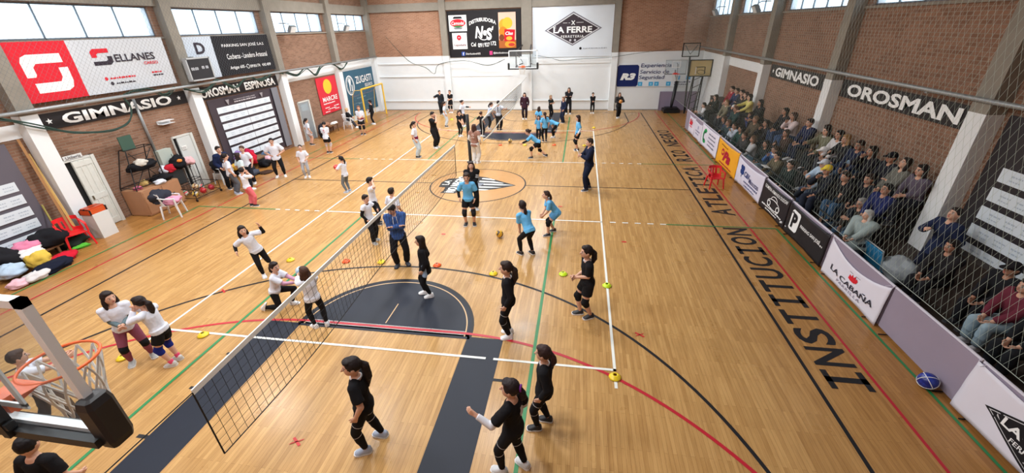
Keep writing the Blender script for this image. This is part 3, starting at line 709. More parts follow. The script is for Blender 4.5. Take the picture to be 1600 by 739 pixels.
def volley_net(lab, y0, y1, zt, zb, bottom, rope0, rope1):
    e = empty('volleyball_net', (0, (y0+y1)/2, 0), lab, 'net')
    L_ = y1-y0; H = zt-zb
    def fn(x, y):
        s = 4*(x/L_)*(1-x/L_)
        return V3((.05*(1-y/H)*math.sin(x*1.1)+.03, y0+x, zb+y+.04*s*(y/H)+.06*(1-y/H)*(1-s)*(.5 if x > L_/2 else .8)))
    b = MB(); string_net(b, fn, L_, H, .11, .105, .0032, mat('net_black', (26,24,24), .8)); b.build('mesh', e)
    b = MB(); R = []
    for i in range(41):
        p = fn(L_*i/40, H); R.append([p+V3((.008,0,-.03)), p+V3((.008,0,.035)), p+V3((-.008,0,.035)), p+V3((-.008,0,-.03))])
    b.rings(R, mat('net_tape', (232,232,226), .7)); b.build('top_tape', e)
    b = MB(); m = mat('net_tape', (232,232,226), .7) if bottom else mat('net_black', (26,24,24), .8)
    if bottom:
        R = []
        for i in range(31):
            p = fn(L_*i/30, 0); R.append([p+V3((.008,0,-.025)), p+V3((.008,0,.025)), p+V3((-.008,0,.025)), p+V3((-.008,0,-.025))])
        b.rings(R, m)
    else: b.tube([fn(L_*i/30, 0) for i in range(31)], .007, m, 6)
    b.build('bottom_cord', e)
    for x in (0, L_):
        b = MB(); b.tube([fn(x, H*t/4) for t in range(5)], .008, m, 6); b.build('side_cord', e)
    for q_ in ((fn(0, H), rope0), (fn(L_, H), rope1)):
        b = MB(); b.tube(q_, .006, mat('net_black', (26,24,24), .8), 6); b.build('rope', e)
volley_net('long black volleyball net with white top tape across the near half of court', -12.0, -2.6, 2.15, 1.18, False, (0, YN, 2.2), (-.93, 2.75, 2.02))
volley_net('far volleyball net with white top and bottom tapes near the referee post', 1.15, 12.4, 2.14, 1.32, True, (-.93, 2.82, 2.0), (0, YF-.02, 2.2))
pst = empty('net_post', (-.98, 2.78, 0), 'black padded volleyball post behind the woman in the striped jacket', 'post')
b = MB(); b.lathe([(.065,.02),(.07,.05),(.07,1.0),(.062,1.01),(.062,1.05),(.07,1.06),(.07,2.05),(.03,2.07)], (-.98, 2.78, 0), mat('post_pad', (34,34,36), .6), 16); b.build('padding', pst, smooth=True)
b = MB(); b.lathe([(.16,0),(.16,.02),(.05,.03)], (-.98, 2.78, 0), BLACKM, 20); b.build('base', pst)
b = MB(); b.lathe([(.073,1.0),(.075,1.02),(.073,1.06)], (-.98, 2.78, 0), mat('strap_grey', (150,150,154), .6), 16, cap=False); b.build('strap', pst)
# protective netting in front of the stand, and over the left windows
NT = mat('net_cord_pale', (172,182,170), .8)
b = MB(); string_net(b, lambda x, y: V3((9.72+.03*math.sin(x*.7), -10.5+x, .85+y)), 24.9, 6.6, .125, .32, .0017, NT, True)
o = b.build('safety_net', origin=(9.72, 0, .85)); tag(o, 'tall pale protective net hanging in front of the spectators', 'net')
b = MB(); b.tube([(9.72, -10.5, 7.45), (9.72, 14.4, 7.45)], .012, GALV, 6); b.tube([(9.72, -10.5, .85), (9.72, 14.4, .85)], .006, NT, 5); b.build('edge_cable', o)
b = MB(); string_net(b, lambda x, y: V3((XL+.46, -6.6+x, 3.7+y)), 11.8, 3.2, .13, .15, .0020, mat('net_cord_dark', (92,98,102), .8), True)
o = b.build('safety_net', origin=(XL+.46, 0, 3.7)); tag(o, 'diamond mesh net stretched over the left windows and banners', 'net')
b = MB(); b.tube([(XL+.46, -6.6, 6.9), (XL+.46, 5.2, 6.9)], .01, GALV, 6); b.build('edge_cable', o)

# ------------------------------------------------------------------ basketball boards
def hoop_net(b, c, r, m, n=12, depth=.42, rad=.006):
    for i in range(n):
        for s in (1, -1):
            pts = []
            for t in range(9):
                q = t/8; a = 2*PI*(i+s*q*1.5)/n; rr = r*(1-.45*min(1, q*1.2)+.06*q)
                pts.append((c[0]+rr*math.cos(a), c[1]+rr*math.sin(a), c[2]-.02-depth*q))
            b.tube(pts, rad, m, 5)
def backboard(lab, cx, yb, s, z0, rough_arm, near=False):
    """glass board whose face is at yb and looks along s (+1 towards +y)"""
    e = empty('basketball_hoop', (cx, yb, z0), lab, 'basketball hoop')
    w, h = 1.8, 1.05
    g = MB(); g.box((cx, yb-s*.012, z0+h/2), (w-.02, .012, h-.02), GLASS); g.build('glass', e)
    m = mat('board_white', (244,248,250), .4)
    b = MB()
    for x in (cx-w/2+.025, cx+w/2-.025): b.box((x, yb, z0+h/2), (.05, .05, h), m)
    for z in (z0+.025, z0+h-.025): b.box((cx, yb, z), (w, .05, .05), m)
    b.build('board_frame', e)
    b = MB(); t = .045
    for x in (cx-.295, cx+.295): b.box((x, yb+s*.003, z0+.38), (t, .012, .45), m)
    for z in (z0+.155, z0+.6): b.box((cx, yb+s*.003, z), (.635, .012, t), m)
    b.build('target_square', e)
    pd = mat('pad_black', (30,30,33), .45)
    b = MB(); b.box((cx, yb, z0-.02), (w+.1, .11, .07), pd)
    for x in (cx-w/2-.01, cx+w/2+.01):
        R = []
        for zz, k in ((z0-.06,.5),(z0-.05,.85),(z0+.0,1),(z0+.28,1),(z0+.33,.85),(z0+.34,.5)):
            R.append([V3((x+.06*k*sx, yb+.075*k*sy, zz)) for sx, sy in ((-1,-.7),(-.7,-1),(.7,-1),(1,-.7),(1,.7),(.7,1),(-.7,1),(-1,.7))])
        b.rings(R, pd)
    b.build('edge_padding', e)
    b = MB(); org = mat('rim_orange', (228,98,40), .4); rc = V3((cx, yb+s*.4, z0+.12))
    b.tube([rc+V3((.23*math.cos(2*PI*i/36), .23*math.sin(2*PI*i/36), 0)) for i in range(36)], .011, org, 8, True)
    b.box((cx, yb+s*.035, z0+.1), (.2, .05, .14), org)
    b.add([(cx-.1, yb+s*.05, z0+.13), (cx+.1, yb+s*.05, z0+.13), (cx+.13, yb+s*.215, z0+.125), (cx-.13, yb+s*.215, z0+.125), (cx-.1, yb+s*.05, z0+.08), (cx+.1, yb+s*.05, z0+.08), (cx+.1, yb+s*.21, z0+.11), (cx-.1, yb+s*.21, z0+.11)], [(0,1,2,3),(4,7,6,5),(0,4,5,1),(1,5,6,2),(2,6,7,3),(3,7,4,0)], org)
    b.build('rim', e, smooth=False)
    b = MB(); hoop_net(b, rc, .225, mat('net_white', (214,212,206), .8), 12, .42, .009 if near else .006); b.build('net', e)
    b = MB(); f = metal((44,46,48), .5); yk = yb-s*.1
    aw = .25 if near else .45
    for x in (cx-aw, cx+aw): b.box((x, yk, z0+h/2), (.05, .06, h-.02), f)
    for z in (z0+.1, z0+.95): b.box((cx, yk, z), (aw*2+.1, .05, .05), f)
    if near: b.box((cx, yk+.02, z0+.02), (1.8, .05, .06), f)
    ye = YF if s < 0 else YN
    for x in (cx-aw, cx+aw):
        b.tube([(x, yk, z0+.15), (x*.6+cx*.4, ye, z0+.15)], .035, f); b.tube([(x, yk, z0+.95), (x*.6+cx*.4, ye, z0+1.3)], .035, f); b.tube([(x, yk, z0+.95), (x*.6+cx*.4, ye, z0+.15)], .02, f)
    b.build('support_arm', e)
backboard('glass basketball backboard with orange rim close to the camera, lower left of photo', -.07, -13.03, 1, 3.03, None, True)
backboard('far glass basketball backboard mounted between the two big far wall banners', .05, 13.15, -1, 2.92, None)

# ------------------------------------------------------------------ portable hoop and stored boards by the far right corner
ph = empty('portable_hoop', (9.55, 14.5, 0), 'portable basketball stand on a black base by the far right corner', 'basketball hoop')
b = MB(); b.box((9.55, 14.6, .12), (1.0, .9, .2), BLACKM); b.box((9.55, 14.55, .26), (.8, .6, .1), BLACKM); b.build('base', ph)
b = MB(); b.tube([(9.55, 14.6, .3), (9.57, 14.6, .55), (9.72, 14.7, 1.9)], [.07, .1, .12], mat('pad_black', (30,30,33), .45), 12); b.build('mast_padding', ph, smooth=True)
b = MB(); b.tube([(9.72, 14.7, 1.85), (9.5, 14.5, 2.35), (9.4, 14.1, 2.6)], .04, GALV); b.tube([(9.72, 14.7, 1.85), (9.6, 14.6, 2.9), (9.45, 14.1, 3.0)], .025, GALV); b.build('mast', ph)
b = MB(); b.box((9.4, 14.05, 2.78), (1.25, .012, .8), GLASS); b.build('glass', ph)
b = MB()
for x in (8.79, 10.02): b.box((x, 14.05, 2.78), (.035, .035, .82), mat('alloy', (186,190,192), .4, .4))
for z in (2.38, 3.18): b.box((9.4, 14.05, z), (1.27, .035, .035), mat('alloy', (186,190,192), .4, .4) if z > 3 else BLACKM)
b.build('board_frame', ph)
b = MB()
for x in (9.16, 9.64): b.box((x, 14.03, 2.95), (.03, .01, .36), WHITEP)
for z in (2.77, 3.12): b.box((9.4, 14.03, z), (.5, .01, .03), WHITEP)
b.build('target_square', ph)
b = MB(); b.tube([(9.4+.22*math.cos(2*PI*i/28), 13.76+.22*math.sin(2*PI*i/28), 2.42) for i in range(28)], .012, mat('rim_red', (226,70,60), .4), 8, True); b.box((9.4, 14.0, 2.42), (.2, .1, .08), mat('rim_red', (226,70,60), .4)); b.build('rim', ph)
b = MB(); hoop_net(b, (9.4, 13.76, 2.42), .215, mat('net_white', (214,212,206), .8), 10, .38, .005); b.build('net', ph)
sh = empty('stored_hoop', (10.6, 13.1, 0), 'old basketball tower with a plywood board behind the stand railing', 'basketball hoop')
b = MB(); 
for x in (10.35, 10.85):
    b.tube([(x, 13.4, 0), (x, 13.2, 3.1)], .04, BLACKM)
    b.tube([(x, 14.2, 0), (x, 13.3, 2.6)], .03, BLACKM)
for k in range(6): b.tube([(10.35, 13.38-.03*k, .3+.45*k), (10.85, 13.36-.03*k, .55+.45*k)], .018, BLACKM)
b.build('tower', sh)
b = MB(); b.box((10.58, 13.03, 2.8), (1.2, .04, .84), mat('plywood', (196,174,120), .6, 0, 3, .12)); b.build('board', sh)
b = MB()
for x in (9.97, 11.19): b.box((x, 13.0, 2.8), (.05, .06, .9), BLACKM)
for z in (2.36, 3.24): b.box((10.58, 13.0, z), (1.27, .06, .05), BLACKM)
for x in (10.33, 10.83): b.box((x, 12.995, 2.66), (.035, .02, .4), WHITEP if x < 10.5 else BLACKM)
b.box((10.58, 12.995, 2.86), (.5, .02, .03), BLACKM); b.build('board_frame', sh)
b = MB(); b.tube([(10.58+.22*math.cos(2*PI*i/24), 12.74+.2*math.sin(2*PI*i/24), 2.6+.1*math.sin(2*PI*i/24)) for i in range(24)], .012, BLACKM, 6, True); b.build('rim', sh)
sg = empty('stored_backboard', (10.15, 13.9, 2.2), 'clear backboard in a dark frame stored above the plywood one', 'backboard')
b = MB(); b.box((10.1, 13.9, 3.75), (.9, .01, .7), GLASS); b.build('glass', sg)
b = MB()
for x in (9.63, 10.57): b.box((x, 13.9, 3.75), (.05, .05, .75), BLACKM)
for z in (3.38, 4.1): b.box((10.1, 13.9, z), (.95, .05, .05), BLACKM)
b.tube([(10.1, 13.95, 3.4), (10.3, 14.1, 0)], .05, BLACKM); b.tube([(9.75, 13.93, 4.0), (10.1, 13.98, 3.5), (10.45, 13.93, 4.0)], .025, BLACKM); b.build('frame', sg)
b = MB(); b.box((10.0, 15.2, .6), (2.3, .06, 1.2), vinyl((142,130,150))); o = b.build('lilac_panel', origin=(10.0, 15.2, 0)); tag(o, 'mauve grey panel leaning on the far wall behind the portable hoop', 'panel')
b = MB()
for x in (8.87, 11.13): b.box((x, 15.165, .6), (.04, .02, 1.2), mat('panel_edge', (120,110,128), .6))
b.build('edging', o)

# ------------------------------------------------------------------ goal in the far left corner
gl = empty('goal', (-9.95, 12.5, 0), 'yellow framed handball goal in the far left corner', 'goal')
YEL = mat('goal_yellow', (226,184,60), .45)
GX = -9.95; y0, y1, hz = 11.0, 14.05, 2.02
b = MB()
for nm, pts in (('post', [(GX, y0, 0), (GX, y0, hz)]), ('post', [(GX, y1, 0), (GX, y1, hz)]), ('crossbar', [(GX, y0, hz), (GX, y1, hz)])):
    b = MB(); b.tube(pts, .058, YEL, 4); b.build(nm, gl)
for y in (y0, y1):
    b = MB(); b.tube([(GX, y, hz-.05), (GX-.45, y, hz-.05), (GX-.65, y, hz-.4), (GX-.85, y, .05), (GX, y, .04)], .018, YEL, 6); b.build('side_frame', gl)
b = MB(); b.tube([(GX-.85, y0, .05), (GX-.85, y1, .05)], .018, YEL, 6); b.build('ground_bar', gl)
b = MB()
for k in range(int(3.05/.16)): 
    y = y0+.16*k; b.tube([(GX-.05, y, hz-.03), (GX-.45, y, hz-.08), (GX-.65, y, hz-.45), (GX-.83, y, .08)], .003, mat('goal_net', (170,180,176), .8), 3)
for t in ((-.45,-.08), (-.65,-.45), (-.7,-.9), (-.78,-1.4)): b.tube([(GX+t[0], y0, hz+t[1]), (GX+t[0], y1, hz+t[1])], .003, mat('goal_net', (170,180,176), .8), 3)
b.build('net', gl)

# ------------------------------------------------------------------ plastic chairs
def plastic_chair(lab, loc, rz, col, group='plastic armchairs', slots=True):
    e = empty('plastic_chair', loc, lab, 'chair', rz, group); m = plastic(col)
    b = MB(); pts = []
    for j in range(6):
        for i in range(7):
            x = -.22+.44*i/6; y = -.2+.42*j/5; pts.append((x*(1+.06*(5-j)/5), y, .44-.02*math.cos(x*5)*math.sin(PI*j/5)-.015*(j == 5)))
    n = len(pts); fs = []
    for j in range(5):
        for i in range(6):
            k = j*7+i; fs.append((k, k+1, k+8, k+7))
    low = [(x, y, z-.018) for x, y, z in pts]
    b.add(pts+low, fs+[tuple(n+q for q in f[::-1]) for f in fs]+[(i, n+i, n+i+1, i+1) for i in range(6)]+[(35+i+1, n+35+i+1, n+35+i, 35+i) for i in range(6)]+[(7*j+7, n+7*j+7, n+7*j, 7*j) for j in range(5)]+[(7*j+6, n+7*j+6, n+7*j+13, 7*j+13) for j in range(5)], m)
    b.build('seat', e, local=True)
    b = MB()   # curved back with slats and top rail
    def bk(a, z): r = .27; return V3((r*math.sin(a), -.02-r*math.cos(a)*.85-(z-.44)*.22, z))
    for a in (-1.15, -.42, 0, .42, 1.15):
        wd = .13 if abs(a) < 1 else .1
        b.rings([[bk(a-wd, z)+V3((0,.008,0)), bk(a+wd, z)+V3((0,.008,0)), bk(a+wd, z)-V3((0,.012,0)), bk(a-wd, z)-V3((0,.012,0))] for z in (.43, .6, .78)], m)
    for z0_, z1_ in ((.74, .84), (.43, .52)):
        b.rings([[bk(-1.3+2.6*i/12, z0_)+V3((0,.01,0)), bk(-1.3+2.6*i/12, z0_)-V3((0,.014,0)), bk(-1.3+2.6*i/12, z1_)-V3((0,.014,0)), bk(-1.3+2.6*i/12, z1_)+V3((0,.01,0))] for i in range(13)], m)
    b.build('backrest', e, local=True)
    for s in (-1, 1):
        b = MB(); b.rings([[V3((s*(x-wd), y, z-.012)), V3((s*(x+wd), y, z-.012)), V3((s*(x+wd), y, z+.012)), V3((s*(x-wd), y, z+.012))] for x, y, z, wd in ((.26,-.2,.72,.02),(.275,-.05,.67,.03),(.275,.12,.655,.03),(.265,.22,.64,.025))], m)
        b.rings([[V3((s*.265-.02, y-.02, z)), V3((s*.265+.02, y-.02, z)), V3((s*.265+.02, y+.02, z)), V3((s*.265-.02, y+.02, z))] for y, z in ((.22,.64),(.22,.43))], m); b.build('armrest', e, local=True)
        for yy, k in ((.2, 1), (-.2, -1)):
            b = MB(); b.rings([[V3((s*(.235+o)-.03*t, yy+k*(o)-.025*t, z)), V3((s*(.235+o)+.03*t, yy+k*o-.025*t, z)), V3((s*(.235+o)+.03*t, yy+k*o+.025*t, z)), V3((s*(.235+o)-.03*t, yy+k*o+.025*t, z))] for o, z, t in ((0,.44,1),(.03,.2,.8),(.05,0,.65))], m); b.build('leg', e, local=True)
    return e
plastic_chair('red plastic armchair by the white door, beside the clothes pile', (-10.35, -6.0, 0), math.radians(-110), (222,34,40))
plastic_chair('lone red plastic armchair on the floor lettering beside the yellow banner', (8.5, .35, 0), math.radians(190), (224,36,46)).scale = (.86,)*3
plastic_chair('white plastic chair heaped with clothes in front of the brown cabinet', (-9.45, -3.75, 0), math.radians(-60), (226,228,230))
plastic_chair('white plastic chair with a blond child by the far left pillar', (-10.25, 9.35, 0), math.radians(-80), (228,230,232))
plastic_chair('white plastic chair with coats beside the second white door', (-10.3, -.55, 0), math.radians(-100), (206,210,212))

# ------------------------------------------------------------------ soft lumps: clothes, bags
def lump(name, lab, cat, c, r, col, seed, group=None, rough=.35, flat=.0, rz=0):
    b = MB(); m = cloth(col); b.ell((0,0,0), (1,1,1), m, None, 28, 18); o = []
    for p in b.v:
        n = p.normalized(); d = 1+rough*noise.noise(n*1.6+V3((seed*3.7,0,0)))+rough*.45*noise.noise(n*4+V3((0,seed*2.1,0)))
        q = V3((n.x*r[0]*d, n.y*r[1]*d, n.z*r[2]*d+r[2]*.75)); q = Rz(rz) @ q
        if q.z < flat: q.z = flat+(q.z-flat)*.05
        o.append(q+V3(c))
    b.v = o
    ob = b.build(name, origin=c, smooth=True); tag(ob, lab, cat, group)
    return ob
# ------------------------------------------------------------------ stand for the spectators (tiers along the right wall)
TA, TB, TC = .62, 1.12, 1.62
DKW = mat('bench_brown', (58,46,38), .7, 0, 5, .2, .1); DKG = mat('stand_dark', (44,42,44), .8)
st = empty('grandstand', (10.4, 2, 0), 'stepped bench stand along the right wall under the spectators', 'stand')
for nm, x0, x1, z in (('tier', 9.95, 10.38, TA), ('tier', 10.38, 10.74, TB), ('tier', 10.74, XR-.02, TC)):
    b = MB(); b.span((x0, -5.0, 0), (x1, 10.6, z-.05), DKG); b.span((x0-.02, -5.0, z-.05), (x1, 10.6, z), DKW); b.build(nm, st)
b = MB()
b.tube([(9.8, -4.6, .95), (9.8, 10.5, .98)], .02, BLACKM)
for y in range(-4, 11, 2): b.tube([(9.8, y, 0), (9.8, y, .96)], .02, BLACKM)
b.build('handrail', st); struct(st)
s2 = empty('side_stand', (10.6, -7.5, 0), 'low brown bench steps at the near end of the right wall', 'stand')
b = MB(); b.span((9.95, -11.5, .3), (XR-.02, -5.0, .36), DKW); b.span((10.0, -11.4, 0), (XR-.05, -5.05, .3), DKG); b.build('step', s2)
b = MB(); b.span((10.55, -11.4, .36), (XR-.02, -5.0, .8), DKW); b.build('tier', s2)
b = MB(); b.span((10.95, -11.4, .8), (XR-.02, -5.7, 1.2), DKW); b.build('tier', s2); struct(s2)

# ------------------------------------------------------------------ advertising barriers
LIL = mat('barrier_lilac', (150,140,158), .45, 0, 2, .08)
BX = 9.46
def panel(y0, y1, lab, h=.88):
    e = empty('barrier', (BX, (y0+y1)/2, 0), lab, 'barrier', 0, 'advertising barriers by the stand')
    b = MB(); b.span((BX, y0+.01, .05), (BX+.05, y1-.01, h), LIL); b.build('panel', e)
    b = MB(); b.tube([(BX+.025, y0, h+.01), (BX+.025, y1, h+.01)], .022, mat('barrier_edge', (206,202,214), .5), 8); b.build('top_edge', e)
    for y in (y0+.25, y1-.25):
        b = MB(); b.tube([(BX+.03, y, .5), (BX+.3, y, .02), (BX-.12, y, .02)], .012, BLACKM, 6); b.build('foot', e)
PAN = [(8.9, 9.8, 'bare mauve barrier panel at the far end of the banner row', 1.0), (6.3, 8.88, 'mauve barrier panel behind the white banner with red lettering', 1.0), (3.66, 6.28, 'mauve barrier panel behind the green C banner', 1.0),
 (1.15, 3.64, 'mauve barrier panel behind the yellow banner', 1.0), (-1.28, 1.13, 'mauve barrier panel behind the white banner with a blue clover', .95), (-3.05, -1.3, 'mauve barrier panel behind the black car banner', .9), (-5.1, -3.07, 'mauve barrier panel behind the black parking banner', .88),
 (-7.2, -5.12, 'mauve barrier panel showing above the sagging white barbecue banner', .88), (-9.06, -7.22, 'bare mauve barrier panel with the blue ball at its foot', .88), (-11.4, -9.08, 'mauve barrier panel behind the white hardware banner nearest the camera', .88)]
for a in PAN: panel(*a[:3], h=a[3])
def hung(lab, y1, w, h, col, sag=.06, bot=.06, seed=1):
    """banner tied by its corners to a barrier: top edge sags"""
    def fn(x, y, z):
        t = x/w; s = 4*t*(1-t); k = y/h
        zz = bot+(y)*(1-sag*s/h*0)-sag*s*k-.0*s*(1-k)+(.05*s*(1-k))
        xx = BX-.02-z-.035*(1-k)*(.5+.5*s)-max(0, .012*noise.noise(V3((x*3, y*3, seed*5.)))+.008)
        return V3((xx, y1-x, zz))
    b = MB(); m = vinyl(col); nx, ny = 28, 12; vs = []; fs = []
    for o in (0, -.006):
        for j in range(ny+1):
            for i in range(nx+1): vs.append(fn(w*i/nx, h*j/ny, o))
    n = (nx+1)*(ny+1)
    for j in range(ny):
        for i in range(nx):
            k = j*(nx+1)+i; fs.append((k, k+1, k+nx+2, k+nx+1)); fs.append((n+k+nx+1, n+k+nx+2, n+k+1, n+k))
    for i in range(nx):
        fs.append((i, n+i, n+i+1, i+1)); k = ny*(nx+1)+i; fs.append((k+1, n+k+1, n+k, k))
    for j in range(ny):
        k = j*(nx+1); fs.append((k+nx+1, n+k+nx+1, n+k, k)); k += nx; fs.append((k, n+k, n+k+nx+1, k+nx+1))
    b.add(vs, fs, m); ob = b.build('barrier_banner', origin=(BX-.03, y1-w/2, bot), smooth=True); tag(ob, lab, 'banner', 'banners tied to the barriers')
    b = MB()
    for x in (0, w):
        q = fn(x, h, 0); b.tube([q, q+V3((.03,0,.05)), q+V3((.06,(.08 if x else -.08),.01)), q+V3((-.05,(.1 if x else -.1),-.02))], .006, m, 5)
    b.build('tie', ob)
    return ob, Print(fn)
NB = ink((36,60,120))
o, p = hung('white barrier banner with red lettering, farthest of the white ones', 8.85, 1.15, .85, (216,212,226), .05, .08, 1)
p.text('Salir', .15, .4, .8, .72, R_, .05, .2); p.rect(.25, .3, .75, .35, R_); p.done(o)
o, p = hung('white barrier banner with small grey print between red lettering and green C', 7.68, 1.36, .82, (214,210,224), .05, .06, 2)
p.ell(.7, .6, .1, .1, ink((160,160,190))); p.smalltext(.3, .38, 1.1, .07, ink((120,120,150)), 3); p.smalltext(.35, .24, 1.0, .06, ink((120,120,150)), 4); p.done(o)
o, p = hung('white barrier banner with a large green C', 6.28, 2.6, .96, (218,214,228), .04, .06, 3)
p.ring(.62, .5, .32, .34, .14, ink((34,150,80)), 50, 310); p.ring(.6, .5, .2, .22, .08, ink((30,70,50)), 60, 300)
for k in range(4): p.smalltext(1.2, .72-.17*k, 2.2, .07, ink((110,112,130)), 5+k)
p.done(o)
o, p = hung('orange yellow barrier banner with dark red script', 3.6, 2.45, .98, (232,164,36), .06, .02, 4)
DR = ink((170,24,52)); p.text('Pa', .85, .26, 1.7, .72, DR, .05, .3); p.ell(.72, .58, .17, .15, DR); p.ell(.72, .58, .1, .06, ink((232,164,36))); p.smalltext(.4, .82, 1.2, .05, ink((150,90,20)), 2); p.smalltext(.5, .1, 2.0, .06, DR, 3); p.done(o)
o, p = hung('white barrier banner with a dark blue clover mark', 1.12, 2.36, .9, (214,212,228), .09, .04, 5)
for k in range(4): p.ell(.55+.11*math.cos(k*1.57+.8), .58+.11*math.sin(k*1.57+.8), .1, .1, NB)
p.rect(.53, .3, .58, .56, NB); p.text('C&V', .8, .42, 1.3, .64, NB, .02, .15); p.text('Mascotas', 1.3, .34, 2.1, .52, ink((70,72,110)), .01); p.smalltext(.9, .22, 2.1, .07, ink((100,104,140)), 3); p.smalltext(1.0, .1, 1.9, .05, ink((100,104,140)), 4); p.done(o)
o, p = hung('black barrier banner with a white car outline', -1.3, 1.75, .86, (30,28,34), .03, .03, 6)
p.text('GOMERIA ARMANDO DUDOW', .12, .68, 1.66, .79, W_, .012); p.ring(.62, .32, .1, .1, .03, W_); p.ring(1.22, .32, .1, .1, .03, W_)
p.ring(.92, .36, .42, .16, .025, W_, 0, 360); p.ring(.9, .48, .22, .15, .025, W_, 10, 170); p.smalltext(.2, .16, 1.55, .05, W_, 5); p.smalltext(.5, .08, 1.3, .04, W_, 6); p.done(o)
o, p = hung('black barrier banner with a white P sign and parking name', -3.1, 1.98, .84, (26,25,30), .03, .03, 7)
p.poly([(.2,.22),(.26,.18),(.6,.18),(.66,.24),(.66,.7),(.6,.75),(.26,.75),(.2,.7)], W_); p.text('P', .3, .26, .56, .68, K_, .05); p.text('PARKING SAN JOSÉ', .78, .42, 1.75, .56, W_, .02); p.smalltext(1.76, .43, 1.86, .05, W_, 3); p.done(o)
o, p = hung('white barrier banner with a red flame reading La Cabaña', -5.2, 2.0, .86, (222,220,232), .22, .0, 8)
p.text('LA CABAÑA', .3, .27, 1.78, .46, ink((44,42,56)), .012, 0, -.03); p.text('PARRILLA', .62, .12, 1.45, .2, ink((140,130,150)), .004, 0, 0, 1.3)
FL = R_
p.poly([(.9,.5),(.98,.47),(1.1,.47),(1.18,.52),(1.2,.6),(1.15,.66),(1.13,.6),(1.1,.7),(1.05,.62),(1.0,.69),(.98,.6),(.92,.63)], FL); p.rect(.88, .7, 1.0, .71, K_); p.rect(1.1, .7, 1.24, .71, K_); p.done(o)
o, p = hung('white barrier banner with a black diamond, nearest the camera', -9.05, 2.25, .86, (222,220,232), .04, .02, 9)
p.poly([(.38,.42),(1.15,.05),(1.92,.42),(1.15,.8)], K_); p.poly([(.44,.42),(1.15,.09),(1.86,.42),(1.15,.76)], ink((200,200,204))); p.poly([(.47,.42),(1.15,.1),(1.83,.42),(1.15,.75)], K_)
p.text('LA FERRE', .66, .38, 1.64, .52, W_, .03); p.text('FERRETERIA', .85, .26, 1.45, .33, W_, .01); p.done(o)

# ------------------------------------------------------------------ balls
def ball(lab, c, r, cols, seam=None, name='volleyball'):
    """ball of curved panels: three bands per cube face, as on a volleyball"""
    b = MB(); n = 24; ms = [plastic(q) for q in cols]; R = Euler((.5, .9, sum(c))).to_matrix()
    faces = [((1,0,0),(0,1,0),(0,0,1)), ((-1,0,0),(0,0,1),(0,1,0)), ((0,1,0),(0,0,1),(1,0,0)), ((0,-1,0),(1,0,0),(0,0,1)), ((0,0,1),(1,0,0),(0,1,0)), ((0,0,-1),(0,1,0),(1,0,0))]
    for fi, (nn, u, v) in enumerate(faces):
        nn, u, v = V3(nn), V3(u), V3(v); vs = []; K = 12
        for j in range(K+1):
            for i in range(K+1):
                a = math.tan((i/K-.5)*PI/2); e = math.tan((j/K-.5)*PI/2); d = (nn+u*a+v*e).normalized()
                gr = min(abs(i/K-.333), abs(i/K-.667), i/K, 1-i/K, j/K, 1-j/K)
                vs.append(V3(c)+(R @ d)*(r*(1-.02*(gr < .02))))
        for j in range(K):
            for i in range(K):
                k = j*(K+1)+i; band = i*3//K
                b.add([], [], ms[0]); b.f.append([len(b.v)+q for q in (k, k+1, k+K+2, k+K+1)]); b.m.append(b.slot(ms[(band+fi) % len(ms)] if len(ms) > 1 else ms[0]))
        b.v += vs
    return tag(b.build(name, origin=c, smooth=True), lab, 'ball')
ball('yellow and dark volleyball on the floor between blue-shirted girls', (1.62, -4.28, .12), .105, [(212,160,40),(70,54,48),(222,176,60)])
ball('small yellow volleyball on the far half in front of the lunging girl', (.24, 6.23, .105), .105, [(206,160,70),(90,70,60),(214,190,120)])
ball('royal blue ball with pale seams at the foot of the bare mauve barrier', (9.3, -8.72, .13), .13, [(30,48,140),(24,38,120),(40,62,160)])
b = MB()
for ax in range(3):
    R = Euler((.5+.2*ax, .9, .4)).to_matrix(); pts = []
    for i in range(32):
        a = 2*PI*i/32; q = [V3((math.cos(a), math.sin(a), 0)), V3((math.cos(a), 0, math.sin(a))), V3((0, math.cos(a), math.sin(a)))][ax]; pts.append(V3((9.3,-8.72,.13))+(R @ q)*.131)
    b.tube(pts, .006, WHITEP, 5, True)
so = b.build('seam', bpy.data.objects['volleyball.002']); so['label'] = 'pale seam lines'
# disc cones
def cone(x, y, col, lab, grp='disc cones on the court'):
    b = MB(); m = plastic(col)
    b.lathe([(.1,.0),(.105,.008),(.085,.02),(.055,.055),(.03,.06),(.03,.052),(.05,.048),(.078,.014),(.095,.004)], (x, y, .008), m, 24, cap=False)
    tag(b.build('disc_cone', origin=(x, y, .008), smooth=True), lab, 'cone', grp)
YC, OC, LC = (238,206,40), (240,96,44), (206,238,40)
cone(-3.61, -6.11, YC, 'yellow disc cone right of the balancing girl')
cone(-2.09, -6.02, OC, 'orange disc cone behind the near net, left of the blue hoodie man')
cone(-1.15, -5.95, YC, 'yellow disc cone at the feet of the man in blue hoodie')
cone(.33, -5.95, OC, 'orange disc cone behind the girl with a pale blue wrap')
cone(1.81, -6.18, YC, 'yellow disc cone on the black arc left of the dark-clad ponytail girl')
cone(3.47, -6.02, LC, 'lime disc cone left of the girl in black shorts')
cone(4.47, -6.4, LC, 'lime disc cone on the white sideline by the girl in black shorts')
cone(4.47, -9.14, YC, 'yellow disc cone at the near right court corner')
cone(-3.49, -9.05, YC, 'yellow disc cone beside the end line right of the girl with blue knee pads')
cone(-4.49, -9.81, YC, 'yellow disc cone nearest the orange rim behind plum leggings girl')
cone(-.17, 5.7, OC, 'orange disc cone left of the small yellow ball, far half')
cone(2.51, 5.83, OC, 'orange disc cone right of the lunging blue-shirted girl')
cone(1.06, 5.76, YC, 'yellow disc cone under the outstretched arm of the lunging girl')
cone(3.98, 5.77, YC, 'yellow disc cone right of the long-haired blue-shirted girl, far half')
cone(-4.51, 11.94, LC, 'lime disc cone near the far wall, left side of the far net')
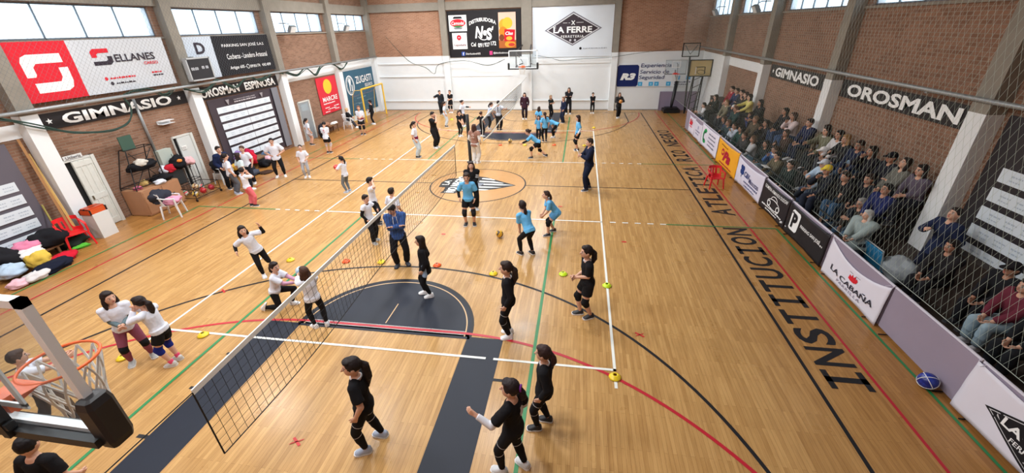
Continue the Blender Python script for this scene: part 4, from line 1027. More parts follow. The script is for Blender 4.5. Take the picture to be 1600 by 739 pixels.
cone(4.52, 9.73, YC, 'yellow disc cone at the far end of the right white sideline')

# ------------------------------------------------------------------ left side equipment
tw = empty('umpire_stand', (-10.6, -3.35, 0), 'tall black wire frame tower with a green board on top against brick', 'stand')
bl = MB(); T = BLACKM
P0 = [(-10.95,-3.9), (-10.35,-3.9), (-10.35,-2.85), (-10.95,-2.85)]
tp = [(-10.8,-3.55), (-10.55,-3.55), (-10.5,-2.7), (-10.8,-2.7)]
for (x, y), (x2, y2) in zip(P0, tp): bl.tube([(x, y, 0), (x, y, .95), (x2, y2, 2.1)], .016, T, 6)
for z in (.05, .95):
    for i in range(4): bl.tube([P0[i]+(z,), P0[(i+1) % 4]+(z,)], .014, T, 6)
for i in range(4): bl.tube([tp[i]+(2.1,), tp[(i+1) % 4]+(2.1,)], .014, T, 6)
bl.tube([(-10.4,-3.8,.95), (-10.55,-2.75,2.0)], .012, T, 6); bl.tube([(-10.4,-2.9,.95), (-10.55,-3.5,2.0)], .012, T, 6)
for k in range(4): bl.tube([(-10.4,-3.85+.05*k,1.1+.28*k), (-10.42,-2.88,1.1+.28*k)], .01, T, 6)
bl.build('frame', tw)
b = MB(); b.box((-10.62,-3.35,2.3), (.03,.42,.46), mat('board_green', (54,84,72), .6)); b.build('board', tw)
cb = empty('cabinet', (-10.6, -3.45, 0), 'low brown wooden cabinet at the foot of the wire tower', 'cabinet')
BW = mat('cabinet_brown', (172,126,92), .55, 0, 6, .1)
b = MB(); b.span((-10.95,-3.92,.02), (-10.2,-2.55,.86), BW); b.build('body', cb)
for y in (-3.58, -2.9):
    b = MB(); b.span((-10.2, y-.31, .06), (-10.185, y+.31, .82), BW); d = b.build('door', cb); d['label'] = 'brown cabinet door'
    b = MB(); b.span((-10.185, y-.04, .45), (-10.165, y+.04, .47), BLACKM); b.build('handle', d)
# ball cart: wire cage on wheels with balls inside
ct = empty('ball_cart', (-10.05, -2.05, 0), 'low wire ball cart full of balls before the second white door', 'cart')
b = MB(); x0, x1, y0, y1 = -10.45, -9.7, -2.6, -1.5
for z in (.12, .45):
    b.tube([(x0,y0,z),(x1,y0,z),(x1,y1,z),(x0,y1,z)], .012, T, 6, True)
for x, y in ((x0,y0),(x1,y0),(x1,y1),(x0,y1)): b.tube([(x,y,.05),(x,y,.46)], .012, T, 6)
for k in range(1, 7):
    y = y0+(y1-y0)*k/7
    for x in (x0, x1): b.tube([(x,y,.12),(x,y,.45)], .005, T, 4)
    b.tube([(x0,y,.12),(x1,y,.12)], .005, T, 4)
b.build('cage', ct)
for x, y in ((x0,y0),(x1,y0),(x1,y1),(x0,y1)):
    b = MB(); b.lathe([(.01,-.015),(.045,-.015),(.045,.015),(.01,.015)], (x, y, .045), T, 14, Matrix.Rotation(PI/2, 3, 'X')); b.build('wheel', ct)
r = rng(4); bc = [((200,196,186),(70,110,80),(190,50,60)), ((214,180,70),(60,64,80),(200,190,170)), ((196,40,48),(176,34,44),(210,60,64)), ((210,206,196),(200,60,60),(60,90,80)), ((204,170,120),(120,80,60),(204,190,160)), ((186,40,60),(180,60,70),(160,34,50))]
nm = ['red and green striped', 'yellow and grey', 'plain red', 'pale red-panelled', 'tan and brown', 'dark crimson']
wh_ = ['at the back left', 'front left', 'front middle', 'at the back right', 'middle', 'front right']
pos = [(-10.3,-2.4), (-9.87,-2.42), (-9.86,-2.08), (-10.28,-1.72), (-10.12,-2.1), (-9.86,-1.72)]
for k, (x, y) in enumerate(pos): ball('%s ball in the wire ball cart, %s' % (nm[k], wh_[k]), (x, y, .235+(.0 if k != 4 else .16)), .105, bc[k], None, 'ball')['group'] = 'balls in the wire cart'
rk = empty('wire_rack', (-10.7, -1.95, 0), 'black wire rack with coats behind the ball cart', 'rack')
b = MB()
for x, y in ((-10.85,-2.55), (-10.55,-2.55), (-10.55,-1.35), (-10.85,-1.35)): b.tube([(x,y,0),(x,y,1.05)], .014, T, 6)
for z in (.5, 1.05): b.tube([(-10.85,-2.55,z),(-10.55,-2.55,z),(-10.55,-1.35,z),(-10.85,-1.35,z)], .012, T, 6, True)
for k in range(1, 9): b.tube([(-10.55,-2.55+1.2*k/9,.05),(-10.55,-2.55+1.2*k/9,1.05)], .006, T, 4)
b.build('frame', rk)
b = MB(); b.span((-10.54,-2.5,.52), (-10.52,-1.95,1.02), mat('black_net_cloth', (34,36,38), .8)); b.build('cover', rk)
# soft things: label, category, position, size, colour
LUMPS = [
 ('jacket', 'black jacket slung over the middle of the wire tower', 'clothes', (-10.5,-3.3,1.42), (.2,.5,.16), (28,28,32)),
 ('sports_bag', 'white green and red bag wedged in the wire tower on the black jacket', 'bag', (-10.42,-3.35,1.55), (.14,.2,.13), (196,190,180)),
 ('cap', 'pink cap left on the brown cabinet inside the tower', 'clothes', (-10.5,-3.72,.86), (.1,.12,.07), (206,110,140)),
 ('ball_bag', 'small straw-coloured bag on the cabinet beside the pink cap', 'bag', (-10.6,-3.4,.86), (.12,.12,.12), (190,160,100)),
 ('coat', 'black coat piled on the right end of the brown cabinet', 'clothes', (-10.5,-2.85,.86), (.25,.32,.14), (26,26,30)),
 ('jersey', 'white jersey folded beside the black coat on the cabinet', 'clothes', (-10.3,-3.12,.86), (.16,.18,.08), (214,216,224)),
 ('sweater', 'pink sweater on the seat of the white clothes chair', 'clothes', (-9.38,-3.72,.44), (.24,.28,.13), (214,150,176)),
 ('jacket', 'black and white jacket over the back of the white clothes chair', 'clothes', (-9.62,-3.85,.5), (.2,.3,.24), (52,54,64)),
 ('jacket', 'red jacket on the wire rack behind the cart', 'clothes', (-10.6,-2.35,1.03), (.16,.22,.14), (176,34,48)),
 ('coat', 'black hooded coat on top of the wire rack', 'clothes', (-10.62,-1.95,1.03), (.2,.3,.26), (26,26,30)),
 ('hat', 'orange knitted hat resting on the black hooded coat', 'clothes', (-10.46,-2.0,1.28), (.08,.08,.06), (224,140,70)),
 ('sweater', 'pale pink sweater at the right end of the wire rack', 'clothes', (-10.65,-1.5,1.03), (.16,.2,.16), (216,170,172)),
 ('towel', 'white towel at the left end of the wire rack', 'clothes', (-10.66,-2.5,1.03), (.14,.14,.14), (214,216,226)),
 ('coat', 'black coat over the white chair beside the second door', 'clothes', (-10.35,-.55,.5), (.26,.34,.3), (28,28,32)),
 ('scarf', 'pink scarf on the black coat by the second door', 'clothes', (-10.1,-.55,.52), (.1,.12,.12), (204,150,160)),
]
r = rng(9)
# heap by the honours board, left edge
LUMPS += [
 ('coat', 'black coat with white print at the right end of the big clothes heap', 'clothes', (-10.5,-6.5,.3), (.34,.42,.24), (28,28,32)),
 ('sports_bag', 'dark green bag on the floor between clothes heap and red chair', 'bag', (-10.55,-6.05,0), (.3,.36,.2), (38,48,42)),
 ('shoe_bag', 'bright green shoe bag under the red armchair', 'bag', (-10.2,-6.08,0), (.1,.2,.06), (90,180,60)),
 ('sweater', 'pink sweater in the middle of the clothes heap', 'clothes', (-10.5,-6.95,.34), (.22,.3,.18), (216,130,160)),
 ('shirt', 'white shirt spread over the heap beside the pink sweater', 'clothes', (-10.3,-7.1,.3), (.24,.34,.12), (226,222,220)),
 ('jersey', 'yellow jersey draped down the front of the clothes heap', 'clothes', (-9.98,-7.2,.1), (.22,.26,.22), (214,180,76)),
 ('jacket', 'red jacket on the floor in front of the clothes heap', 'clothes', (-9.85,-6.85,0), (.24,.42,.12), (196,28,48)),
 ('jacket', 'navy jacket on the floor nearest the court, clothes heap', 'clothes', (-9.6,-7.25,0), (.26,.44,.14), (26,30,46)),
 ('shirt', 'white shirt with black print dropped beside the navy jacket', 'clothes', (-9.5,-7.65,0), (.22,.26,.12), (210,206,206)),
 ('coat', 'black coat at the photo edge of the clothes heap', 'clothes', (-10.5,-7.6,.25), (.36,.4,.26), (30,30,34)),
 ('jacket', 'pale blue jacket at the left edge of the heap', 'clothes', (-10.05,-7.75,.1), (.24,.28,.18), (176,196,216)),
 ('towel', 'light pink towel on the floor at the left photo edge', 'clothes', (-9.55,-8.0,0), (.18,.22,.1), (224,180,190)),
]
# bags and jackets under the middle honours board
LUMPS += [
 ('backpack', 'purple backpack leaning on the middle honours board', 'bag', (-10.55,.75,.4), (.2,.24,.28), (130,108,160)),
 ('jacket', 'crimson jacket beside the purple backpack', 'clothes', (-10.5,1.25,.42), (.2,.24,.26), (170,30,66)),
 ('jacket', 'red jacket hanging off the bench behind the woman in white tee', 'clothes', (-10.2,1.05,.3), (.14,.16,.28), (196,36,56)),
 ('sports_bag', 'black bag on the floor under the purple backpack', 'bag', (-10.2,.5,0), (.28,.4,.2), (32,32,38)),
 ('jacket', 'mustard jacket at the left end of the bag pile', 'clothes', (-10.4,.15,.3), (.18,.22,.14), (206,160,60)),
 ('towel', 'pale pink towel at the right end of the bag pile', 'clothes', (-10.05,1.95,.2), (.2,.32,.13), (222,178,190)),
 ('backpack', 'blue grey backpack at the far end of the bag pile', 'bag', (-10.6,2.35,0), (.2,.22,.28), (84,108,136)),
 ('sports_bag', 'dark grey bag with white stripe on the floor before the bag pile', 'bag', (-9.85,.3,0), (.24,.36,.14), (70,74,86)),
 ('mat_roll', 'flat dark brown mat lying on the floor before the bag pile', 'mat', (-9.5,.75,0), (.28,.3,.03), (66,46,36)),
 ('coat', 'black coat on the floor between white tee woman and pink towel', 'clothes', (-10.15,1.6,0), (.24,.3,.2), (26,26,30)),
 ('jacket', 'dark jacket on the bench beside the girl wearing number seven', 'clothes', (-10.5,6.95,.0), (.24,.28,.42), (44,44,52)),
 ('shirt', 'white shirt on the low bench by the white chair', 'clothes', (-10.6,8.3,.46), (.13,.3,.07), (226,226,222)),
 ('backpack', 'brown backpack on the low bench beneath the red banner', 'bag', (-10.6,7.6,.46), (.16,.2,.14), (150,110,90)),
 ('blanket', 'grey blanket bundle on the brown step by the blue folded chair', 'blanket', (10.4,-6.0,.36), (.3,.4,.28), (150,156,160)),
]
for i, (n, lab, cat, c, rr, col) in enumerate(LUMPS): lump(n, lab, cat, c, rr, col, i+1, rz=r.uniform(-.4,.4))
def bench(lab, x0, x1, y0, y1, z):
    e = empty('bench', ((x0+x1)/2, (y0+y1)/2, 0), lab, 'bench'); m = mat('bench_wood', (120,88,58), .6, 0, 6, .15)
    b = MB(); b.span((x0,y0,z-.05), (x1,y1,z), m); b.build('seat', e)
    for y in (y0+.15, y1-.15):
        for x in (x0+.04, x1-.04):
            b = MB(); b.span((x-.025,y-.025,0), (x+.025,y+.025,z-.05), m); b.build('leg', e)
bench('low wooden bench buried under the big clothes heap', -10.9, -10.3, -8.0, -6.35, .3)
bench('low wooden bench holding the bag pile under the middle honours board', -10.9, -10.4, .15, 2.3, .35)
bench('low wooden bench under the red banner beside the white chair', -10.9, -10.5, 7.3, 8.7, .46)
b = MB(); b.box((-10.35,-5.28,.82), (.34,.5,.13), plastic((206,84,40))); b.box((-10.35,-5.28,.905), (.28,.44,.05), plastic((190,70,34))); b.box((-10.53,-5.28,.8), (.04,.5,.12), BLACKM)
for y in (-5.5, -5.06): b.box((-10.35, y, .82), (.36, .04, .15), BLACKM)
o = b.build('tool_case', origin=(-10.35,-5.28,.75)); tag(o, 'orange and black case propped by the pillar above the red armchair', 'case')
b = MB(); b.box((-10.35,-5.28,.895), (.04,.46,.07), BLACKM); b.build('handle', o)
b = MB(); b.span((-10.55,-5.5,0), (-10.15,-5.06,.75), mat('post_box_white', (214,216,214), .6)); o = b.build('plinth', origin=(-10.35,-5.28,0)); tag(o, 'white painted plinth at the pillar foot under the orange case', 'plinth')
# folded blue chair on the near side stand
fc = empty('folding_chair', (10.15, -5.45, .36), 'turquoise folding chair folded down behind the old woman in grey', 'chair')
TQ = mat('turquoise_cloth', (40,130,176), .5); R = Matrix.Rotation(-.35, 3, 'Y')
b = MB(); b.box((10.15,-5.45,.62), (.03,.75,.5), TQ, R); b.build('backrest', fc)
b = MB(); b.tube([V3((10.15,-5.85,.36)), V3((10.06,-5.85,.9)), V3((10.06,-5.05,.9)), V3((10.15,-5.05,.36))], .014, mat('alloy', (186,190,192), .4, .4), 8); b.build('frame', fc)
# ------------------------------------------------------------------ people
def skin_mat():
    m = bpy.data.materials.new('skin'); m.use_nodes = True; N = m.node_tree.nodes; p = N['Principled BSDF']
    a = N.new('ShaderNodeVertexColor'); a.layer_name = 'tone'; m.node_tree.links.new(a.outputs[0], p.inputs['Base Color'])
    p.inputs['Roughness'].default_value = .6; p.inputs['Specular IOR Level'].default_value = .3
    p.inputs['Subsurface Weight'].default_value = .0
    return m
SKIN = skin_mat()
PENDING = []          # (object, finishing function)
def soft(ob, vox, smooth=3, disp=0, seed=0, fin=None, tex=None):
    md = ob.modifiers.new('blend', 'REMESH'); md.mode = 'VOXEL'; md.voxel_size = vox; md.use_smooth_shade = True
    ms = ob.modifiers.new('soften', 'SMOOTH'); ms.factor = .5; ms.iterations = smooth
    if disp:
        d = ob.modifiers.new('folds', 'DISPLACE'); d.texture = tex or FOLDS; d.strength = disp; d.mid_level = .5; d.texture_coords = 'LOCAL'
    PENDING.append((ob, fin))
FOLDS = bpy.data.textures.new('folds', 'CLOUDS'); FOLDS.noise_scale = .09; FOLDS.noise_depth = 2
STRANDS = bpy.data.textures.new('strands', 'CLOUDS'); STRANDS.noise_scale = .03; STRANDS.noise_depth = 1
def ik(a, t, l1, l2, pole):
    d = t-a; L = min(max(d.length, abs(l1-l2)+.002), (l1+l2)*.998); d.normalize(); t = a+d*L
    x = (l1*l1-l2*l2+L*L)/(2*L); h = math.sqrt(max(l1*l1-x*x, 0)); p = pole-d*pole.dot(d)
    if p.length < 1e-4: p = d.orthogonal()
    return a+d*x+p.normalized()*h, t
HANDS = {  # right-hand target in the chest frame (x to the right, y forward, z up), fractions of body height; elbow pole
 'down': ((.135,.025,-.285), (.5,-1,0)), 'relax': ((.12,.07,-.27), (.6,-1,0)), 'clasp': ((.012,.14,-.19), (.45,-1,-.3)), 'cross': ((-.055,.115,-.12), (1,.1,-.6)),
 'mouth': ((.02,.115,.055), (.8,.3,-1)), 'ready': ((.05,.24,-.17), (.7,-.3,-.8)), 'low': ((.05,.2,-.24), (.7,-.5,-.4)), 'fwd': ((.05,.29,-.05), (.7,-.1,-.8)), 'lap': ((.05,.2,-.225), (1,-.4,-.3)),
 'ball': ((.07,.19,-.13), (1,-.5,-.5)), 'out': ((.27,.03,-.08), (.2,-1,-.2)), 'up': ((.2,.06,.08), (.6,-.2,-1)), 'side': ((.26,.08,-.12), (.1,-1,-.4)), 'head': ((.09,.06,.13), (1,.2,-.4)), 'hip': ((.11,.06,-.2), (1,-.7,0)), 'phone': ((.04,.2,-.06), (1,-.3,-.8)), 'chin': ((.03,.12,.02), (.7,.4,-1)),
}
TR = [(-.065,.045,.044),(-.035,.083,.064),(.02,.092,.068),(.085,.077,.056),(.16,.081,.058),(.22,.092,.061),(.262,.092,.054),(.292,.066,.043),(.325,.033,.035)]
def person(label, x, y, face, H, shirt, legs, shoes=((235,236,238),(240,240,240)), hair=('pony',(34,26,24)), pose=None, pads=None, socks=None, under=None, z=0., vox=.009, skin=(214,168,144), sit=None, adult=False, extra=None, group=None, collar=None, lean=0, headyaw=0, headpitch=0, RH='down', LH='down', stance=None, hipz=None, hipxy=(0,0), wide=1., side=0, twist=0, RF=None, LF=None, ncol=None):
    """shirt = (colour, sleeve 0..2, hem) ; legs = (kind, colour)"""
    a = math.radians(face)-PI/2
    fwdp = -math.radians(lean)
    q = lambda t: V3(t)*H
    # feet (ankles): (x, y, z, toe yaw, pitch)
    if stance is None: stance = .05
    RF = RF or (stance, 0., .043, -10, 0); LF = LF or (-stance, 0., .043, 10, 0)
    hz = hipz if hipz else .515
    hip = q((hipxy[0], hipxy[1], hz)) if not sit else q((0, 0, hz))
    Rt = Rz(math.radians(twist)) @ Matrix.Rotation(fwdp, 3, 'X') @ Matrix.Rotation(math.radians(side), 3, 'Y')
    ux, uy, uz = Rt @ V3((1,0,0)), Rt @ V3((0,1,0)), Rt @ V3((0,0,1))
    ch = hip+uz*(.285*H)
    neck = hip+uz*(.322*H)
    Rh = Rz(math.radians(headyaw)) @ Matrix.Rotation(-math.radians(headpitch), 3, 'X')
    hs = .97 if adult else 1.04
    hu = Rh @ V3((0,0,1)); hf = Rh @ V3((0,1,0))
    hc = neck+(uz*.4+hu*.6).normalized()*(.092*H*hs)+hf*(.012*H)
    hr = V3((.0525,.064,.074))*H*hs
    sw = (.108 if adult else .1)*wide
    body = MB(); S = SKIN
    def torso(mb, m, lo, hi, g, col=None, n=18):
        R = []
        for t, rx, ry in [r for r in TR if lo <= r[0] <= hi]:
            rx = rx*wide*(1.06 if adult and t > .15 else 1)+g; ry = ry*wide+g
            c = hip+uz*(t*H)
            R.append([c+ux*(rx*H*math.cos(k*2*PI/n))+uy*(ry*H*math.sin(k*2*PI/n)) for k in range(n)])
        mb.rings(R, m)
    torso(body, S, -1, 1, 0)
    body.cap(neck-uz*.03*H, hc-hu*.03*H, .033*H, .031*H, S)
    body.ell(hc, hr, S, Rh, 20, 14)
    body.ell(hc+hf*(.022*H)-hu*(.036*H), V3((.037,.038,.036))*H*hs, S, Rh)
    body.cap(hc+hf*(.064*H)*hs+hu*(.006*H), hc+hf*(.074*H)*hs-hu*(.016*H), .006*H, .0095*H, S, 8)
    for s in (-1, 1): body.ell(hc+Rh @ (V3((s*.053, -.004, -.004))*H*hs), V3((.008,.014,.02))*H, S, Rh)
    J = {}
    fingers = []
    for s, side_, tgt in ((1, 'R', RH), (-1, 'L', LH)):
        sh = ch+ux*(s*sw*H)-uz*(.006*H)
        if isinstance(tgt, str): t_, pl = HANDS[tgt]
        else: t_, pl = tgt
        T = ch+ux*(s*t_[0]*H)+uy*(t_[1]*H)+uz*(t_[2]*H)
        P_ = ux*(s*pl[0])+uy*pl[1]+uz*pl[2]
        el, wr_ = ik(sh, T, .165*H, .143*H, P_)
        k = 1.12 if adult else 1
        body.cap(ch+ux*(s*sw*.55*H)-uz*(.004*H), sh, .04*H*k, .036*H*k, S); body.cap(sh, el, .034*H*k, .026*H*k, S); body.cap(el, wr_, .0265*H*k, .0175*H*k, S)
        d = (wr_-el).normalized()
        nrm = (-ux*s+uy*.3); nrm = (nrm-d*nrm.dot(d)); nrm = nrm.normalized() if nrm.length > .1 else d.orthogonal().normalized()
        sd = d.cross(nrm).normalized()
        if sd.dot(uy) < 0 and abs(sd.dot(uy)) > .2: sd = -sd       # thumb side looks forward
        for i in range(4):
            o = sd*((i-1.5)*-.0125*H)
            body.cap(wr_+d*(.004*H)+o*.5, wr_+d*(.052*H)+o, .0125*H, .0095*H, S, 8)
        fingers.append((wr_+d*(.05*H), d, sd, nrm, wr_+d*(.016*H)))
        J[side_] = (sh, el, wr_, d)
    LJ = {}
    for s, ft in ((1, RF), (-1, LF)):
        hj = hip+Rz(math.radians(twist*.5)) @ V3((s*.05*H*wide, 0, -.012*H))
        an = q(ft[:3]); 
        R_f = Rz(math.radians(ft[3]))
        pole = (R_f @ V3((s*.12, 1, .15))) if len(ft) < 6 else V3(ft[5])
        kn, an = ik(hj, an, .245*H, .238*H, pole)
        k = 1.1*wide
        body.cap(hj, kn, .052*H*k, .035*H*wide, S); body.cap(kn, kn.lerp(an, .45), .034*H*wide, .034*H*wide, S); body.cap(kn.lerp(an, .35), an, .035*H*wide, .02*H, S)
        Rf = R_f @ Matrix.Rotation(math.radians(-ft[4]), 3, 'X')
        body.cap(an-Rf @ V3((0,.01*H,.012*H)), an+Rf @ V3((0,.055*H,-.024*H)), .021*H, .011*H, S, 8)
        LJ[s] = (hj, kn, an, Rf)
    ob = body.build('person', local=True); ob.location = (x, y, z); ob.rotation_euler = (0,0,a)
    tag(ob, label, 'person', group)
    tone = srgb(*skin); lips = srgb(176,96,90); dark = srgb(40,30,28); hcol = srgb(*hair[1])
    def finish(me):
        M_ = Rh.transposed()
        att = me.color_attributes.new('tone', 'FLOAT_COLOR', 'POINT'); n = len(me.vertices)
        buf = []
        for v in me.vertices:
            p = v.co-hc; c_ = tone
            if p.length < .11*H:
                p = M_ @ p; e = (p.x/hr.x, p.y/hr.y, p.z/hr.z)
                if e[1] > .45:
                    ex, ez = abs(e[0])-.4, e[2]-.04
                    if (ex/.1)**2+(ez/.085)**2 < 1: c_ = dark
                    elif (ex/.2)**2+(ez/.1)**2 < 1: c_ = (.62,.58,.55,1)
                    elif (ex/.24)**2+((e[2]-.24)/.055)**2 < 1: c_ = hcol
                    elif (e[0]/.3)**2+((e[2]+.52)/.085)**2 < 1 and e[1] > .6: c_ = lips
            buf += c_
        att.data.foreach_set('color', buf)
    # fingers joined to the hand as unequal bent tubes
    def with_fingers(me):
        fm_ = MB()
        for base, d, sd, nr, tb in fingers:
            for i, ln in enumerate((.040,.046,.043,.034)):
                o = sd*((1.5-i)*.0125*H); p0 = base+o-d*(.008*H); sp = (d+sd*((1.5-i)*.06)).normalized(); pts = [p0]; ang = .15
                for seg in (.42,.33,.25):
                    dd = (sp*math.cos(ang)+nr*math.sin(ang)); pts.append(pts[-1]+dd*(ln*seg*H+.0015)); ang += .33
                fm_.tube(pts, [.0066*H,.0064*H,.0058*H,.0044*H], S, 6)
            td = (d*.62+sd*.75+nr*.25).normalized(); p0 = tb+sd*(.012*H)
            fm_.tube([p0, p0+td*(.024*H), p0+td*(.024*H)+(td*.6+d*.7).normalized()*(.02*H)], [.0088*H,.0078*H,.0052*H], S, 6)
        k = len(me.vertices)
        import bmesh
        bm = bmesh.new(); bm.from_mesh(me)
        vs = [bm.verts.new(v) for v in fm_.v]
        for f in fm_.f:
            try: bm.faces.new([vs[i] for i in f]).smooth = True
            except ValueError: pass
        bm.to_mesh(me); bm.free()
    def fin(me):
        with_fingers(me)
        me.materials.clear(); me.materials.append(SKIN)
        finish(me)
    soft(ob, vox, 2, 0, 0, fin)
    # ---- clothes
    def garment(name, mb, colour, disp=.012, v=vox*1.15, sm=4, tex=None, m=None):
        m = m or cloth(colour)
        if isinstance(mb, MB):
            g = mb.build(name, local=True); g.parent = ob; g.data.materials.clear(); g.data.materials.append(m)
            def f(me): me.materials.clear(); me.materials.append(m)
            soft(g, v, sm, disp, 0, f, tex)
            return g
    def sleeves(mb, ln, g, m=None):
        for s_ in 'RL':
            sh, el, wr2, d = J[s_]; k = 1.12 if adult else 1
            mb.cap(ch+(sh-ch)*.5, sh, (.036+g)*H*k, (.037+g)*H*k, S)
            if ln <= 1:
                e = sh.lerp(el, .3+.55*ln); n_ = 14; dd = (el-sh).normalized(); xx = dd.orthogonal().normalized(); yy = dd.cross(xx)
                mb.rings([[p+(xx*math.cos(t*2*PI/n_)+yy*math.sin(t*2*PI/n_))*r*H for t in range(n_)] for p, r in ((sh-dd*.01*H, .035*k+g), (e, .037*k+g*1.5))], S)
            else:
                mb.cap(sh, el, (.035*k+g)*H, (.028*k+g)*H, S); e = el.lerp(wr2, .92); n_ = 12; dd = (e-el).normalized(); xx = dd.orthogonal().normalized(); yy = dd.cross(xx)
                mb.rings([[p+(xx*math.cos(t*2*PI/n_)+yy*math.sin(t*2*PI/n_))*r*H for t in range(n_)] for p, r in ((el-dd*.01*H, .027*k+g), (e, .02*k+g))], S)
    col, slv, hem = shirt[:3]; puff = shirt[3] if len(shirt) > 3 else .009
    if under:
        mb = MB(); sleeves(mb, 2, .004); torso(mb, S, .2, .3, .003); garment('undershirt', mb, under, .006)
    mb = MB(); torso(mb, S, hem, .31, puff); sleeves(mb, slv, puff*.8)
    c_ = hip+uz*(hem*H); n_ = 18
    hw = (.094*wide+puff*1.3); hd = (.07*wide+puff*1.3)
    mb.rings([[c_+uz*(t*H)+ux*(hw*H*math.cos(k*2*PI/n_))+uy*(hd*H*math.sin(k*2*PI/n_)) for k in range(n_)] for t in (0, .06)], S)
    gs = garment('shirt' if puff < .014 else 'jacket', mb, col, .014)
    if ncol:
        pr = Print(lambda u, v, l: ch-uy*((.062+puff)*H*wide+.006+l)-ux*(u-.1)+uz*(v-.2)); pr.text(ncol[0], .06, .0, .14, .16, ink(ncol[1]), .02)
        nb_ = pr.tx[0].build('shirt_number', local=True); nb_.parent = ob
    if collar:
        mb = MB(); mb.tube([hip+uz*(.308*H)+ux*(.04*H*math.cos(k*PI/8))+uy*(.042*H*math.sin(k*PI/8)) for k in range(16)], .009*H, S, 6, True); garment('collar', mb, collar, 0, .007, 1)
    kind, lcol = legs
    mb = MB(); g = {'leggings': .005, 'trousers': .012, 'shorts': .009, 'wide': .018, 'tights': .005}[kind]
    torso(mb, S, -.07, .03, g)
    for s in (1, -1):
        hj, kn, an, Rf = LJ[s]
        if kind == 'shorts':
            e = hj.lerp(kn, .58); mb.cap(hj, hj.lerp(e, .3), (.054+g)*H*wide, (.055+g)*H*wide, S); dd = (kn-hj).normalized(); xx = dd.orthogonal().normalized(); yy = dd.cross(xx)
            mb.rings([[p+(xx*math.cos(t*2*PI/14)+yy*math.sin(t*2*PI/14))*r*H for t in range(14)] for p, r in ((hj, .055*wide+g), (e, .05*wide+g*1.6))], S)
        else:
            mb.cap(hj, kn, (.055+g)*H*wide, (.037+g)*H*wide, S); mb.cap(kn, kn.lerp(an, .45), (.036+g)*H*wide, (.036+g*(1.3 if kind != 'leggings' else .8))*H*wide, S)
            e = an+(kn-an).normalized()*(.022*H); dd = (e-kn).normalized(); xx = dd.orthogonal().normalized(); yy = dd.cross(xx)
            mb.rings([[p+(xx*math.cos(t*2*PI/14)+yy*math.sin(t*2*PI/14))*r*H for t in range(14)] for p, r in ((kn.lerp(e, .3), .036*wide+g), (e, (.022 if kind == 'leggings' else .034)+g))], S)
    garment('shorts' if kind == 'shorts' else 'leggings' if kind == 'leggings' else 'trousers', mb, lcol, .012 if kind != 'leggings' else .004)
    for s in (1, -1):
        hj, kn, an, Rf = LJ[s]
        if pads:
            mb = MB(); dd = (an-hj).normalized(); f_ = (kn-(hj+an)/2); f_ = f_.normalized() if f_.length > .01 else V3((0,1,0))
            mb.cap(kn.lerp(hj, .2), kn, .047*H, .046*H, S); mb.cap(kn, kn.lerp(an, .2), .046*H, .043*H, S); mb.ell(kn+f_*(.014*H), (.04*H,.04*H,.045*H), S); garment('knee_pad', mb, pads, .003)
        if socks:
            mb = MB(); mb.cap(an, an.lerp(kn, .18), .027*H, .03*H, S, 10); garment('sock', mb, socks, .003, .007, 1)
        # shoe: upper and sole
        sh_ = MB(); up_, so_ = plastic_soft(shoes[0]), plastic_soft(shoes[1]); k = H*(1.08 if adult else 1.18)
        prof = [(-.043,.010,.034),(-.036,.021,.054),(-.018,.025,.060),(.008,.026,.058),(.034,.027,.044),(.062,.029,.032),(.086,.025,.025),(.1,.014,.016)]
        R = []; R2 = []
        for yy, w_, h_ in prof:
            o = an+Rf @ (V3((0, yy, -.043))*H)
            R.append([o+Rf @ (V3((w_*cx, (yy*0), .010+(h_-.010)*cz))*k) for cx, cz in ((-1,0),(-1.02,.3),(-.8,.75),(-.4,1),(.4,1),(.8,.75),(1.02,.3),(1,0))])
            R2.append([o+Rf @ (V3((w_*1.1*cx, yy*.05, .0+.014*cz))*k) for cx, cz in ((-1,0),(-1,1),(1,1),(1,0))])
        sh_.rings(R, up_); sh_.rings(R2, so_)
        so = sh_.build('shoe', local=True, smooth=False); so.parent = ob
        for i_, pl_ in enumerate(so.data.polygons): pl_.use_smooth = pl_.material_index == 0
    # ---- hair
    style, hcl = hair[:2]
    HM = mat('hair', hcl, .6, 0, 30, .25, .3, spec=.25)
    Q = lambda a_, b_, c2: hc+Rh @ (V3((a_, b_, c2))*H*hs)
    if style == 'cap' or style == 'beanie':
        mb = MB(); mb.ell(Q(0,-.004,.022), V3((.058,.07,.062))*H*hs, S, Rh)
        if style == 'cap': mb.ell(Q(0,.075,.022), V3((.042,.05,.008))*H*hs, S, Rh @ Matrix.Rotation(-.2, 3, 'X'))
        garment('cap', mb, hair[2], .0, .008, 2); hb = MB(); hb.ell(Q(0,-.02,-.012), V3((.056,.054,.058))*H*hs, S, Rh); garment('hair', hb, hcl, .006, .008, 2, STRANDS, HM)
    elif style != 'bald':
        mb = MB()
        mb.ell(Q(0,-.01,.017), V3((.059,.0645,.069))*H*hs, S, Rh, 20, 14); mb.ell(Q(0,.02,.058), V3((.044,.04,.022))*H*hs, S, Rh)
        if style == 'short': mb.ell(Q(0,.022,.055), V3((.042,.04,.024))*H*hs, S, Rh)
